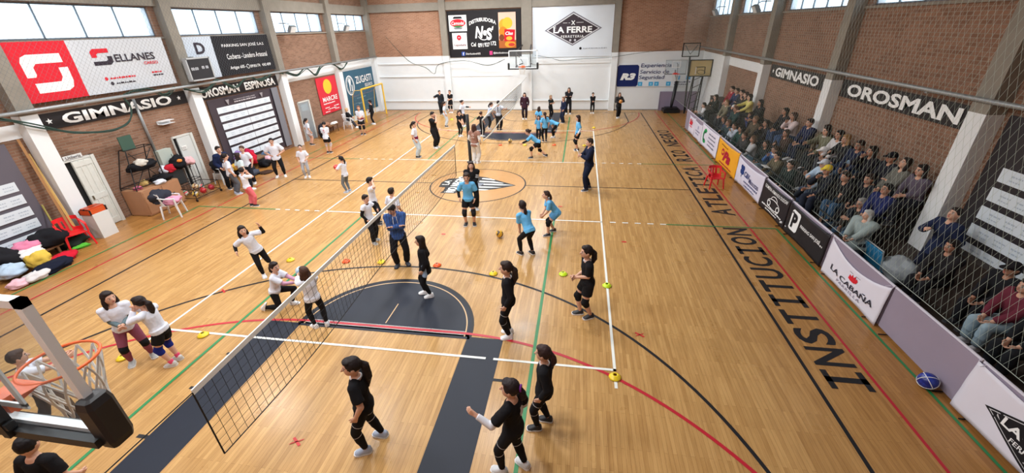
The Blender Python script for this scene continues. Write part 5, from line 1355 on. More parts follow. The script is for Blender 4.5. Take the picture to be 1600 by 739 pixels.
        if style in ('pony', 'bun'):
            mb.ell(Q(0,-.066,.012), V3((.02,.02,.02))*H*hs, S, Rh)
            if style == 'bun': mb.ell(Q(0,-.08,.03), V3((.03,.03,.03))*H*hs, S, Rh)
            else:
                ln = hair[2] if len(hair) > 2 else .14
                p0 = Q(0,-.07,.016); p1 = Q(0,-.092,-.026); p2 = p1+V3((0,-.0,-1))*(ln*.5*H)-uy*(.002*H); p3 = p1-V3((0,0,1))*(ln*H)+uy*.012*H
                k2 = 1.3 if ln > .13 else 1; mb.cap(p0, p1, .018*H, .026*H*k2, S, 8); mb.cap(p1, p2, .026*H*k2, .028*H*k2, S, 8); mb.cap(p2, p3, .028*H*k2, .01*H, S, 8)
        if style in ('long', 'bob'):
            ln = (hair[2] if len(hair) > 2 else .17) if style == 'long' else .055
            for t in (-1, -.5, 0, .5, 1):
                p0 = Q(.046*t, -.03+.02*abs(t)-.015*(1-abs(t)), -.01); p1 = hc+Rh @ (V3((.058*t, -.05+.045*abs(t), -.07))*H*hs)
                p2 = p1-V3((0,0,1))*(ln*H)-uy*(.012*H*(1-abs(t)))
                mb.cap(p0, p1, .026*H, .024*H, S, 8); mb.cap(p1, p2, .024*H, .012*H, S, 8)
        garment('hair', mb, hcl, .009, .0075 if vox < .011 else .01, 2, STRANDS, HM)
    if extra: extra(dict(ob=ob, H=H, hc=hc, Q=Q, Rh=Rh, J=J, LJ=LJ, hip=hip, ux=ux, uy=uy, uz=uz, ch=ch, garment=garment, S=S, hr=hr))
    return ob, J
def plastic_soft(c): return mat('shoe', c, .55, 0, 0)
def glasses(k):
    b = MB(); m = mat('spectacle_black', (30,30,34), .4); H = k['H']
    for s in (-1, 1):
        c = k['hc']+k['Rh'] @ V3((s*.023*H, .066*H, .004*H))
        b.tube([c+k['Rh'] @ V3((.017*H*math.cos(2*PI*i/14), 0, .012*H*math.sin(2*PI*i/14))) for i in range(14)], .0016*H, m, 5, True)
        b.tube([c+k['Rh'] @ V3((s*.017*H, 0, 0)), k['hc']+k['Rh'] @ V3((s*.056*H, .0, .004*H))], .0014*H, m, 5)
    o = b.build('spectacles', local=True); o.parent = k['ob']
def scarf(col):
    def f(k):
        mb = MB(); H = k['H']; c = k['hip']+k['uz']*(.318*H)
        mb.tube([c+k['ux']*(.047*H*math.cos(t*PI/8))+k['uy']*(.05*H*math.sin(t*PI/8)) for t in range(16)], .019*H, k['S'], 8, True); k['garment']('scarf', mb, col, .01)
    return f
def stripes(col, where):
    """pale trim bands round the legs or sleeves"""
    def f(k):
        b = MB(); m = cloth(col); H = k['H']
        if where == 'legs':
            for s in (1, -1):
                hj, kn, an, Rf = k['LJ'][s]
                for p, d, r in ((hj.lerp(kn, .62), kn-hj, .05), (kn.lerp(an, .12), an-kn, .0445)):
                    d = d.normalized(); xx = d.orthogonal().normalized(); yy = d.cross(xx)
                    b.rings([[p+d*(o*H)+(xx*math.cos(t*PI/8)+yy*math.sin(t*PI/8))*(r*H) for t in range(16)] for o in (-.003, .003)], m, False)
        if where == 'arms':
            for s in 'RL':
                sh, el, wr_, d_ = k['J'][s]; d = (el-sh).normalized(); xx = d.orthogonal().normalized(); yy = d.cross(xx)
                for t0 in (.35, .5, .65):
                    p = sh.lerp(el, t0); b.rings([[p+d*(o*H)+(xx*math.cos(t*PI/8)+yy*math.sin(t*PI/8))*(.053*H) for t in range(16)] for o in (-.006, .006)], m, False)
        o = b.build('trim_band', local=True); o.parent = k['ob']
    return f
def many(*fs):
    def f(k):
        for g in fs: g(k)
    return f
def wrap(col):
    def f(k):
        mb = MB(); H = k['H']; c = k['hip']
        mb.cap(c+k['ux']*(-.1*H)+k['uz']*(.05*H), c+k['ux']*(-.11*H)-k['uz']*(.09*H), .03*H, .04*H, k['S']); k['garment']('wrap', mb, col, .02)
    return f
def band(col, t0, t1):
    def f(k):
        mb = MB(); H = k['H']; n = 18
        mb.rings([[k['hip']+k['uz']*(t*H)+k['ux']*(.108*H*math.cos(i*2*PI/n))+k['uy']*(.083*H*math.sin(i*2*PI/n)) for i in range(n)] for t in (t0, t1)], k['S']); k['garment']('shirt_band', mb, col, .012)
    return f
WT = (222,226,238); BLKC = (30,30,33); LBL = (104,178,226); DK = (34,26,24); BR = (66,46,36); GREY = (128,132,138); NVY = (30,36,58); JEANS = (150,170,184)
WS = ((232,233,236),(240,240,240)); BS = ((34,34,38),(226,226,228)); GS = ((164,176,196),(224,228,232))
N9, N11 = .0085, .0105
# ---- near left, white training shirts
person('girl in white tee over grey sleeves and plum leggings, hands together, left', -4.07, -9.79, 322, 1.49, (WT,.85,-.03), ('leggings',(140,78,98)), ((176,178,176),(216,216,214)), ('bob',(38,28,26)), pads=BLKC, under=(98,116,122), stance=.1, headyaw=30, RH='clasp', LH='clasp', vox=N9, wide=1.05)
person('girl with long ponytail, white sweatshirt, black shorts and blue knee pads', -3.37, -9.77, 190, 1.44, (WT,2,-.01,.013), ('shorts',BLKC), ((206,206,204),(226,226,224)), ('pony',(36,26,26),.17), pads=(34,44,130), socks=(238,90,130), RH='mouth', LH='mouth', lean=8, headpitch=8, stance=.055, vox=N9)
person('girl in white tee and black sleeves balancing on one leg with arms spread', -3.73, -6.85, 318, 1.42, (WT,.9,-.03), ('leggings',BLKC), WS, ('bob',DK), under=BLKC, RH=((.25,.02,-.13),(.3,-1,-.2)), LH=((.25,.06,.07),(1,0,-1.2)), RF=(.05,.0,.043,0,0), LF=(-.05,-.22,.26,0,-50), headyaw=10, side=16, twist=10, hipxy=(.03,0), vox=N9)
person('girl in white shirt kneeling on one knee, arms stretched to the pale blue ball', -2.55, -8.0, 15, 1.42, (WT,.9,-.02), ('leggings',BLKC), WS, ('pony',(40,28,26),.1), under=(196,150,176), hipz=.3, RH=((.03,.28,-.07),(.7,-.2,-.8)), LH=((.03,.29,-.06),(.7,-.2,-.8)), RF=(.06,-.22,.05,0,-70,(0,.6,-1)), LF=(-.05,.17,.043,0,0), lean=16, headyaw=-25, vox=N9)
person('girl with brown loose hair and white sweatshirt seen through the near net', -1.28, -8.51, 140, 1.38, (WT,2,-.03,.013), ('leggings',BLKC), WS, ('long',(70,46,36),.1), RH='low', LH='fwd', RF=(.08,-.03,.043,-20,0), LF=(-.06,.03,.043,20,0), headyaw=15, vox=N9)
ball('pale blue ball held by the kneeling girl', (-1.93, -7.84, .86), .1, [(150,190,220),(196,214,226),(130,176,214)])
person('boy in white vest over black hooded top, left of the net', -1.87, -4.89, 345, 1.40, (WT,.15,-.03), ('trousers',BLKC), ((170,170,168),(226,226,224)), ('short',DK), under=BLKC, collar=BLKC, RH='relax', LH=((.08,.18,-.1),(1,-.3,-.8)), RF=(.06,.06,.043,-15,0), LF=(-.08,-.03,.043,12,0), vox=N9)
person('boy in white tee with a hand at his ear, farthest of three by the net', -2.29, -3.75, 25, 1.48, (WT,.9,-.04), ('trousers',(40,40,46)), BS, ('short',(28,22,22)), RH='head', LH='down', vox=N9)
person('boy in white tee with his back to us, behind the blue hoodie man', -1.35, -4.4, 75, 1.42, (WT,.9,-.03), ('trousers',BLKC), WS, ('short',(40,30,26)), RH='relax', LH='relax', vox=N9)
def drawcord(k):
    b = MB(); H = k['H']
    for s in (-1, 1): b.tube([k['ch']+k['ux']*(s*.025*H)+k['uy']*(.078*H)+k['uz']*(.02*H), k['ch']+k['ux']*(s*.03*H)+k['uy']*(.09*H)-k['uz']*(.085*H)], .004*H, WHITEP, 6)
    o = b.build('drawcord', local=True); o.parent = k['ob']
def hood(col):
    def f(k):
        mb = MB(); H = k['H']; c = k['hip']+k['uz']*(.3*H)-k['uy']*(.045*H)
        mb.ell(c, (.07*H,.035*H,.045*H), k['S']); k['garment']('hood', mb, col, .01)
    return f
person('man in blue hooded sweatshirt with folded arms looking down by the net', -.57, -5.98, 295, 1.68, ((58,88,146),2,-.06,.015), ('trousers',BLKC), ((56,64,78),(36,40,48)), ('short',(26,22,24)), adult=True, RH='cross', LH='cross', headyaw=-35, headpitch=28, vox=N9, extra=many(drawcord, hood((48,82,150))), RF=(.07,.02,.043,-20,0), LF=(-.07,0,.043,15,0))
person('girl in black hooded jacket with a pale blue wrap at her wrist, centre court', .54, -7.2, 195, 1.46, (BLKC,2,-.1,.015), ('leggings',BLKC), WS, ('long',(36,26,24),.16), RH='down', LH='down', vox=N9, extra=wrap((150,176,206)), RF=(.05,.05,.043,-5,0), LF=(-.05,-.04,.043,10,0))
# ---- right side, dark training clothes
person('girl in black long sleeves and leggings with ponytail, beyond the red arc', 2.55, -8.31, 185, 1.62, (BLKC,2,-.04), ('leggings',BLKC), WS, ('pony',(46,32,28),.18), collar=(210,210,214), vox=N9, extra=stripes((180,182,186),'legs'))
person('girl in black tee and shorts with black knee pads, hands clasped, right of centre', 3.99, -7.53, 195, 1.60, (BLKC,.9,-.03), ('shorts',BLKC), BS, ('pony',(36,26,24),.14), pads=BLKC, collar=(200,200,206), RH='clasp', LH='clasp', lean=4, vox=N9, wide=1.06, RF=(.05,.06,.043,-8,0), LF=(-.05,-.05,.043,10,0))
person('girl in black tee with very long ponytail and grey blue shoes, bottom centre', 1.0, -10.87, 192, 1.63, (BLKC,.8,-.04), ('leggings',BLKC), GS, ('pony',(34,26,26),.22), collar=(214,214,218), RH='relax', LH='down', vox=N9, extra=stripes((190,192,196),'legs'), RF=(.09,-.06,.043,-15,0), LF=(-.06,.05,.043,10,0), headyaw=20)
def scr(k):
    mb = MB(); H = k['H']; mb.tube([k['Q'](.022*math.cos(t*PI/6), -.078, .016+.022*math.sin(t*PI/6)) for t in range(12)], .009*H, k['S'], 6, True); k['garment']('hair_tie', mb, (120,50,140), .004, .007, 1)
def print_back(k):
    H = k['H']; pr = Print(lambda u, v, l: k['ch']-k['uy']*(.073*H+.008+l)-k['ux']*(u)+k['uz']*(v-.16)); I_ = ink((200,204,210))
    pr.poly([(-.02,0),(.02,0),(.035,.06),(.02,.1),(.03,.15),(0,.17),(-.03,.14),(-.015,.1),(-.04,.05)], I_); o = pr.e.build('shirt_print', local=True); o.parent = k['ob']
person('girl in black tee over white sleeves reaching out left, purple hair tie', 3.04, -10.94, 158, 1.59, (BLKC,.8,-.05), ('leggings',BLKC), ((206,208,210),(232,232,234)), ('pony',(36,26,28),.08), under=(216,218,226), RH='relax', LH=((.2,.2,-.06),(.3,-.2,-1)), vox=N9, extra=many(stripes((190,192,196),'legs'), scr, print_back), RF=(.06,-.07,.043,-10,0), LF=(-.08,.07,.043,14,0), headyaw=20)
person('girl in black sweatshirt with black shoes on the green line, bottom right', 3.37, -10.22, 180, 1.50, (BLKC,2,-.06,.013), ('leggings',BLKC), BS, ('pony',(52,34,32),.1), collar=(204,204,208), vox=N9, extra=stripes((190,192,196),'legs'), RF=(.06,-.04,.043,-6,0), LF=(-.05,.06,.043,8,0), headyaw=-10)
# ---- light blue team
person('girl in light blue tee over black sleeves facing us at the centre circle', .58, -3.52, 280, 1.62, (LBL,.9,-.03), ('shorts',BLKC), BS, ('pony',(52,38,32),.12), pads=(36,36,40), under=BLKC, RH=((.15,.06,-.25),(.6,-1,0)), LH='relax', headpitch=10, vox=N9, stance=.075, extra=glasses)
person('woman in black and white jacket with long hair behind the girl at centre circle', .42, -2.35, 285, 1.6, (BLKC,2,-.05,.016), ('trousers',BLKC), WS, ('long',(48,34,32),.14), adult=True, RH='clasp', LH='clasp', vox=N11, extra=stripes((220,222,226),'arms'))
person('girl in light blue tee and black leggings leaning forward, back to camera', 2.49, -5.13, 135, 1.56, (LBL,.9,-.03), ('leggings',BLKC), BS, ('pony',(40,28,26),.12), hipz=.47, hipxy=(0,-.08), lean=32, RH='low', LH='low', RF=(.08,-.06,.043,-5,0), LF=(-.08,.05,.043,5,0), headpitch=-15, vox=N9)
person('girl in light blue tee with knee pads bent forward beside the green line', 3.03, -3.89, 195, 1.44, (LBL,.9,-.06), ('shorts',(96,160,206)), BS, ('pony',(60,42,36),.07), pads=BLKC, hipz=.46, hipxy=(0,-.1), lean=34, RH='ready', LH='ready', RF=(.09,-.08,.043,-5,0), LF=(-.09,.07,.043,5,0), headpitch=-10, vox=N9)
person('girl in light blue tee lunging left with one arm stretched out, far half', 1.9, 3.67, 185, 1.58, (LBL,.9,-.03), ('shorts',BLKC), BS, ('bun',(50,36,32)), pads=BLKC, under=BLKC, hipz=.43, hipxy=(0,-.02), lean=50, RH=((.06,.26,.02),(.6,-.2,-.8)), LH=((.05,.29,.06),(.6,-.2,-.8)), RF=(.09,-.25,.05,-10,-25), LF=(-.08,.17,.043,5,0), headpitch=5, vox=N11)
person('girl in light blue tee with long dark hair and white sleeve, standing sideways, far half', 3.65, 4.95, 190, 1.6, (LBL,.9,-.06), ('shorts',BLKC), BS, ('long',(48,32,30),.16), pads=BLKC, under=(220,224,232), vox=N11, headpitch=5)
person('man in navy tracksuit holding papers on the right white sideline', 4.09, -.24, 195, 1.84, (NVY,2,-.04,.016), ('trousers',(26,32,52)), ((36,40,58),(230,230,232)), ('short',(52,40,34)), adult=True, RH=((.06,.17,-.12),(1,-.4,-.8)), LH=((.04,.17,-.1),(1,-.4,-.8)), vox=N11, extra=hood(NVY), RF=(.06,-.04,.043,-10,0), LF=(-.07,.05,.043,10,0))
b = MB(); b.box((3.72,-.3,1.33), (.02,.2,.27), mat('paper', (226,228,232), .7), Euler((.1,-.5,.2)).to_matrix()); tag(b.build('paper_sheet', origin=(3.72,-.3,1.3)), 'white papers held by the man in navy tracksuit', 'paper')
person('small girl in light blue tee facing us in the far blue-shirted group', 1.62, 7.0, 280, 1.2, (LBL,.9,-.06), ('leggings',BLKC), BS, ('bob',(44,32,30)), vox=N11, RH='relax', LH='out')
person('girl in light blue tee and black leggings, back to us, in the far blue-shirted group', 1.98, 6.56, 110, 1.44, (LBL,.9,-.04), ('leggings',BLKC), BS, ('pony',(46,34,32),.12), vox=N11)
person('girl in light blue tee bent double, right of the far blue-shirted group', 2.38, 7.39, 165, 1.45, (LBL,.9,-.05), ('leggings',BLKC), WS, ('pony',(50,36,34),.06), hipz=.48, hipxy=(0,-.13), lean=68, RH='low', LH='low', headpitch=25, vox=N11)
person('girl in light blue tee behind the facing girl, far blue-shirted group', 1.46, 8.84, 70, 1.32, (LBL,.9,-.04), ('leggings',BLKC), BS, ('long',(60,44,38),.1), vox=N11)
# ---- by the far wall
person('woman in maroon jacket with long dark hair facing us near the far wall', .24, 12.2, 272, 1.6, ((62,38,52),2,-.08,.016), ('trousers',(40,30,40)), WS, ('long',(42,30,30),.12), adult=True, vox=N11, extra=scarf((176,150,166)))
person('blond girl in dark top with folded arms right of the maroon woman', 1.85, 12.43, 320, 1.4, ((34,40,40),.9,-.04), ('leggings',BLKC), BS, ('long',(150,122,96),.12), RH='cross', LH='cross', vox=N11)
person('girl in navy tracksuit with fair hair standing sideways, far right of blue group', 2.72, 11.09, 215, 1.5, ((32,40,64),2,-.05,.014), ('trousers',(36,42,62)), BS, ('long',(128,100,80),.1), RH='relax', LH='relax', vox=N11)
person('tall woman in black tracksuit with folded arms against the far white wall', 2.94, 13.92, 262, 1.66, ((32,32,36),2,-.05,.016), ('trousers',(30,30,34)), WS, ('long',(48,34,30),.12), adult=True, RH='cross', LH='cross', vox=N11, stance=.07)
person('small child in black with hands at the chest by the far wall', 4.49, 14.15, 275, 1.3, (BLKC,2,-.04,.012), ('leggings',BLKC), WS, ('short',(50,36,30)), RH='clasp', LH='clasp', vox=N11)
person('woman in dark jacket holding an orange ball before the security sign', 6.05, 12.67, 285, 1.5, ((46,46,48),2,-.06,.018), ('trousers',BLKC), ((200,200,204),(230,230,230)), ('bob',(96,76,66)), adult=True, RH='ball', LH='ball', vox=N11, extra=scarf((120,110,104)), RF=(.05,.06,.043,0,0), LF=(-.05,-.05,.043,0,0))
ball('orange ball in the arms of the woman before the security sign', (6.13, 12.39, 1.03), .11, [(206,140,70),(190,120,60),(216,160,90)])
person('man in black jacket striding by the far wall, left of the far net', -5.82, 13.89, 300, 1.56, ((38,42,48),2,-.05,.018), ('trousers',BLKC), BS, ('short',(36,28,26)), adult=True, vox=N11, RF=(.05,.12,.043,0,0), LF=(-.05,-.1,.043,0,0), RH='out')
person('girl in black tee with long bare legs near the far wall, left side', -5.22, 14.3, 255, 1.5, (BLKC,.9,-.04), ('shorts',BLKC), WS, ('bun',(80,58,48)), pads=BLKC, RH='clasp', LH='clasp', vox=N11)
person('girl in pale top and light jeans beyond the whistle man', -4.26, 9.85, 20, 1.45, ((206,218,230),.9,-.03), ('wide',(196,206,216)), BS, ('pony',(54,40,36),.1), vox=N11)
person('heavy man in black tee and trousers with a hand at his mouth', -3.33, 5.06, 350, 1.75, (BLKC,.9,-.06,.013), ('trousers',BLKC), WS, ('short',(28,24,24)), adult=True, RH='mouth', LH='down', vox=N11, wide=1.18)
person('girl in white and maroon jersey with light jeans, left of the far net', -3.64, 3.36, 10, 1.62, (WT,.9,-.05), ('wide',(190,204,214)), BS, ('pony',(36,26,26),.1), vox=N11, extra=band((120,30,60), -.03, .09))
person('girl in white tee over black sleeves behind the girl in black, far left', -3.2, 10.0, 350, 1.5, (WT,.9,-.03), ('leggings',BLKC), WS, ('bun',DK), under=BLKC, RH='down', LH='fwd', vox=N11)
person('girl in black with pale shoes left of the padded post', -2.74, 7.48, 330, 1.36, (BLKC,.9,-.04), ('leggings',BLKC), WS, ('pony',(60,44,38),.08), vox=N11, RH='low', LH='low', lean=5)
person('girl in black with bushy hair stretching her arm behind the far net', -1.5, 7.5, 60, 1.3, (BLKC,.9,-.04), ('leggings',BLKC), WS, ('bun',(66,46,40)), RH='relax', LH='side', vox=N11)
person('girl in white tee with dark vest leaning over behind the far net', -1.5, 9.3, 20, 1.5, ((186,196,216),.9,-.03), ('leggings',BLKC), WS, ('pony',(50,36,34),.08), lean=20, RH='low', LH='low', vox=N11)
def bstripe(k):
    H = k['H']; pr = Print(lambda u, v, l: k['ch']-k['uy']*(.079*H+.008+l)-k['ux']*u+k['uz']*(v-.3)); pr.rect(-.02, .03, .02, .32, ink((44,52,70))); o = pr.e.build('back_stripe', local=True); o.parent = k['ob']
person('referee in white shirt with a dark stripe down the back by the far net', -.85, 9.09, 85, 1.62, ((218,224,236),.9,-.02), ('trousers',BLKC), ((30,30,32),(30,30,32)), ('short',(40,30,28)), adult=True, RH='out', LH='relax', vox=N11, wide=1.1, extra=bstripe)
def vestprint(k):
    H = k['H']; pr = Print(lambda u, v, l: k['ch']-k['uy']*(.075*H+.012+l)-k['ux']*u+k['uz']*(v-.3)); I_ = ink((222,206,200)); pr.ring(0, .22, .05, .05, .018, I_); pr.rect(-.07, .1, .07, .125, I_); o = pr.e.build('vest_print', local=True); o.parent = k['ob']
person('woman in brown vest and pale wide trousers, back to us, beside the padded post', -.69, 2.64, 75, 1.68, ((150,112,98),.1,-.06,.015), ('wide',(214,212,210)), WS, ('long',(66,44,38),.1), under=(226,224,224), adult=True, vox=N11, extra=vestprint, RH='relax', LH='relax')
# ---- left wall
person('man in navy jacket with dark beard behind the girls by the middle honours board', -9.54, -1.18, 345, 1.64, ((30,40,72),2,-.06,.018), ('trousers',(28,28,34)), BS, ('short',(40,30,28)), adult=True, vox=N11, RH='relax', LH='relax')
person('girl in white tee and grey trousers with her back to us beside the navy man', -8.82, -1.74, 60, 1.52, (WT,.9,-.04), ('trousers',(92,96,104)), GS, ('pony',(34,26,26),.1), vox=N11)
person('boy in white tee facing us between the navy man and long-haired girl', -9.05, -.6, 285, 1.5, (WT,.9,-.04), ('trousers',(40,42,52)), WS, ('short',(74,54,44)), vox=N11)
person('girl in white and mint tee with long hair, back to us, left wall group', -8.7, -1.3, 70, 1.42, ((206,222,226),.9,-.05), ('leggings',(34,36,44)), WS, ('long',(44,32,30),.14), vox=N11, RF=(.08,.05,.043,-10,0), LF=(-.05,-.03,.043,8,0))
person('girl in white tee and coral pink trousers with hands at her face', -7.33, -2.78, 75, 1.36, (WT,.9,-.03), ('trousers',(222,112,120)), BS, ('short',(34,26,26)), RH='mouth', LH='mouth', vox=N11, headyaw=25, RF=(.05,.02,.043,-60,0))
person('woman in white tee and black leggings in front of the bag pile', -8.43, .28, 300, 1.6, (WT,.9,-.06,.013), ('leggings',BLKC), WS, ('short',(34,26,26)), adult=True, vox=N11, wide=1.12, stance=.09, RH='hip', LH='hip', extra=glasses)
person('girl in white tee and light grey leggings looking up, left of court', -7.24, .28, 300, 1.32, (WT,.9,-.03), ('leggings',(168,172,180)), WS, ('pony',(44,32,30),.08), RH='relax', LH=((.1,.13,-.2),(.6,-1,0)), headpitch=-18, vox=N11)
person('girl in white tee and grey leggings holding a red ball on the left sideline', -4.63, -1.2, 170, 1.34, (WT,.9,-.05), ('leggings',(112,118,124)), GS, ('pony',(32,26,26),.1), RH='ball', LH='ball', vox=N11, stance=.06)
ball('red ball held by the girl in grey leggings', (-4.93, -1.15, .93), .1, [(214,64,60),(196,50,52),(206,90,80)])
person('girl in long white shirt by the second left pillar', -10.25, 5.3, 60, 1.36, (WT,.9,-.08), ('shorts',(200,190,190)), BS, ('pony',(36,28,28),.12), vox=N11)
person('child with red seven on a white shirt, back to us, head bowed', -8.38, 3.86, 100, 1.48, (WT,.9,-.05), ('shorts',BLKC), BS, ('short',(34,28,28)), headpitch=30, lean=6, RH='clasp', LH='clasp', vox=N11, ncol=('7',(180,40,60)), pads=(200,190,190))
person('girl in white and maroon jersey with black knee pads beside the yellow goal', -8.54, 7.73, 290, 1.58, (WT,.9,-.04), ('shorts',BLKC), BS, ('pony',(120,84,66),.1), pads=BLKC, RH='clasp', LH='clasp', vox=N11, extra=band((130,40,66), .02, .08))
person('child all in black standing inside the yellow goal', -9.2, 10.48, 180, 1.46, (BLKC,2,-.04), ('leggings',BLKC), WS, ('short',(34,28,30)), RH='clasp', LH='relax', vox=N11, RF=(.05,.06,.043,0,0), LF=(-.05,-.05,.043,0,0))
person('blond child in black and white seated on the white plastic chair', -10.25, 9.35, 20, 1.3, (BLKC,2,-.02,.014), ('trousers',(60,60,66)), WS, ('bob',(196,166,120)), hipz=.42, RF=(.06,.3,.043,0,0), LF=(-.06,.3,.043,0,0), RH='lap', LH='lap', vox=N11, extra=scarf((214,216,220)))
# ---- below the near backboard
person('boy in white tee and black trousers seen through the near glass backboard', -4.0, -11.15, 60, 1.42, (WT,.9,-.03), ('trousers',(40,42,48)), BS, ('short',(26,22,24)), RH='fwd', LH='fwd', RF=(.06,.1,.043,0,0), LF=(-.06,-.14,.043,0,0), vox=N9)
person('person in black tee seen from behind at the bottom left corner', -2.05, -12.33, 100, 1.5, (BLKC,.9,-.03), ('leggings',BLKC), BS, ('short',(24,20,22)), RH='relax', LH='relax', vox=N9, headpitch=12, headyaw=15)
# ------------------------------------------------------------------ spectators on the stand
SKN = [(206,160,136),(190,144,120),(214,172,150),(178,132,108)]
JB, KH, OL = (56,78,112), (92,84,66), (70,72,56)
V = .014
# row, x, y, facing, coat, sleeve/puff, trousers, hair, hands, label, extra
ROWZ = dict(A=TA, B=TB, C=TC)
def sitter(row, x, y, face, coat, legc, hair, RH, LH, label, ex=None, hy=0, hp=0, H=1.66, wide=1.05, puff=.018, lean=8):
    z = {'N': .36}.get(row); seat = ROWZ[row] if row in ROWZ else .8
    drop = .46; base = seat-drop; hz = (drop+.075)/H
    i = len(PENDING)
    return person(label, x, y, face, H, (coat,2,-.05,puff), ('trousers',legc), ((40,40,46),(90,90,94)) if i % 3 else ((200,200,204),(220,220,222)), hair, hipz=hz, z=base, RF=(.065,.235,.05,-6,0,(.1,1,.8)), LF=(-.065,.235,.05,6,0,(-.1,1,.8)), RH=RH, LH=LH, headyaw=hy, headpitch=hp, adult=True, vox=V, skin=SKN[i % 4], lean=lean, wide=wide, extra=ex, group='spectators on the stand')
def phone_in(p, col=(210,214,220)): return p
BKH, BRH, BLH, GRH = (30,24,24), (70,50,40), (170,138,100), (150,148,146)
sitter('A', 10.15, 9.0, 175, (222,222,224), JB, ('short',BKH), ((.1,.1,-.1),(.6,-.6,-.6)), ((.22,.22,-.02),(.4,-.2,-1)), 'spectator in white sweater stretching one arm along the railing', puff=.012)
sitter('B', 10.45, 8.3, 185, (28,30,32), (30,30,34), ('long',BKH,.1), 'chin', 'cross', 'spectator in black hooded coat beside the white sweater, far end of stand')
sitter('C', 10.85, 7.4, 190, (140,36,52), (36,36,42), ('short',BKH), 'lap', 'lap', 'spectator in dark red jacket, top row at the far end')
sitter('C', 10.85, 6.75, 195, (48,54,86), (36,40,52), ('short',(44,36,34)), 'lap', 'lap', 'spectator in slate blue jacket right of the dark red one')
sitter('C', 10.9, 6.2, 190, (40,42,50), (40,42,50), ('short',BKH), 'lap', 'cross', 'spectator in charcoal coat right of the slate blue jacket, top row')
sitter('B', 10.5, 6.75, 200, (118,114,96), (50,54,60), ('long',(150,116,84),.1), 'lap', 'lap', 'fair-haired spectator in pale khaki coat, middle row below dark red jacket')
sitter('C', 10.8, 4.9, 180, (206,196,116), (44,46,54), ('long',BKH,.1), 'fwd', 'ready', 'spectator in yellow sweater reaching forward near the far pillar', puff=.012)
sitter('C', 10.86, 5.55, 185, (52,48,46), (40,40,46), ('bob',(58,42,36)), 'lap', 'chin', 'spectator in brown-grey coat left of the yellow sweater')
sitter('B', 10.62, 6.1, 190, (40,46,66), JB, ('beanie',BKH,(226,226,228)), 'lap', 'lap', 'child in white woollen hat and navy coat', H=1.4)
sitter('B', 10.38, 5.0, 195, (38,62,64), (50,70,100), ('long',(90,62,48),.1), 'lap', 'lap', 'spectator in teal green jacket below the yellow sweater')
sitter('C', 10.72, 3.5, 185, (30,30,34), (30,30,34), ('long',BKH,.12), 'lap', 'lap', 'spectator in black coat and black hair right of the far pillar')
sitter('B', 10.52, 3.7, 200, (44,54,104), (40,50,80), ('short',(48,36,32)), 'clasp', 'chin', 'spectator in royal blue vest with grey sleeves, hand at chin', stripes((150,154,160),'arms'))
sitter('A', 10.12, 5.4, 185, (36,40,48), (30,34,40), ('bob',BRH), 'lap', 'lap', 'brown-haired spectator in dark slate coat, front row behind the green C banner')
sitter('A', 10.08, 4.65, 190, (44,60,66), (36,44,60), ('long',(98,70,54),.1), 'phone', 'lap', 'spectator in blue-green coat looking at a hand, front row by the green C')
sitter('A', 10.14, 4.05, 195, (176,184,196), (60,70,90), ('bun',BKH), 'lap', 'chin', 'spectator in pale grey jacket with dark bun, front row')
sitter('A', 10.2, 3.45, 190, (32,64,58), (30,36,40), ('long',BKH,.12), 'lap', 'lap', 'spectator in bottle green coat, front row left of the grey sweater')
sitter('B', 10.42, 2.85, 195, (80,70,58), (40,44,50), ('short',(120,92,66)), 'lap', 'lap', 'sandy-haired spectator in brown jacket, middle row')
sitter('A', 10.1, 1.75, 170, (176,176,178), (110,140,160), ('long',(96,70,52),.1), 'cross', 'lap', 'spectator in light grey sweater and pale jeans above the yellow banner', puff=.012)
sitter('A', 9.98, 2.35, 190, (58,56,58), (100,120,144), ('short',(70,52,42)), 'lap', 'lap', 'spectator in dark grey coat left of the light grey sweater')
sitter('A', 10.3, 1.15, 195, (30,36,36), (120,148,164), ('long',BKH,.12), 'lap', 'lap', 'spectator in black top with light jeans right of the light grey sweater')
sitter('B', 10.55, 2.15, 190, (34,32,38), (36,40,50), ('long',(44,32,30),.1), 'chin', 'lap', 'spectator in aubergine black coat in the middle row, chin in hand')
sitter('C', 10.82, .85, 180, (206,190,192), JB, ('long',(60,42,38),.12), 'chin', 'cross', 'spectator in pale pink sweater, top row', puff=.012)
sitter('C', 10.9, 1.7, 185, (36,34,40), (44,60,90), ('bob',BKH), 'lap', 'lap', 'spectator in black coat left of the pale pink sweater, top row')
sitter('B', 10.6, .6, 195, (66,50,46), (48,66,100), ('bob',(60,44,38)), 'phone', 'lap', 'spectator in dark brown top holding up a phone, middle row')
sitter('A', 10.3, .35, 185, (58,96,150), JB, ('short',(62,44,36)), 'chin', 'lap', 'bearded spectator in bright blue jacket, front row', scarf((210,210,214)))
sitter('A', 10.1, -.35, 190, KH, (40,40,44), ('short',BKH), 'ready', 'lap', 'man in olive brown coat holding papers out, front row')
sitter('C', 10.86, -.15, 190, (36,42,72), (40,46,66), ('short',(40,32,30)), 'lap', 'lap', 'spectator in navy coat by the middle pillar, top row')
sitter('C', 10.8, -1.3, 185, (112,112,92), (40,44,50), ('long',BKH,.12), 'fwd', 'lap', 'spectator in sage green parka right of the middle pillar', scarf((196,190,180)))
sitter('C', 10.93, -1.0, 200, (90,80,64), (44,44,48), ('short',BKH), 'lap', 'lap', 'man in tan jacket half hidden behind the sage green parka')
sitter('C', 10.9, -1.75, 190, (206,204,206), (60,64,74), ('long',BKH,.12), 'lap', 'lap', 'spectator in white top behind the sage green parka', puff=.012)
sitter('C', 10.82, -2.25, 185, (36,36,40), (50,70,100), ('long',(150,118,80),.16), 'phone', 'lap', 'spectator with long blond hair in black coat, top row')
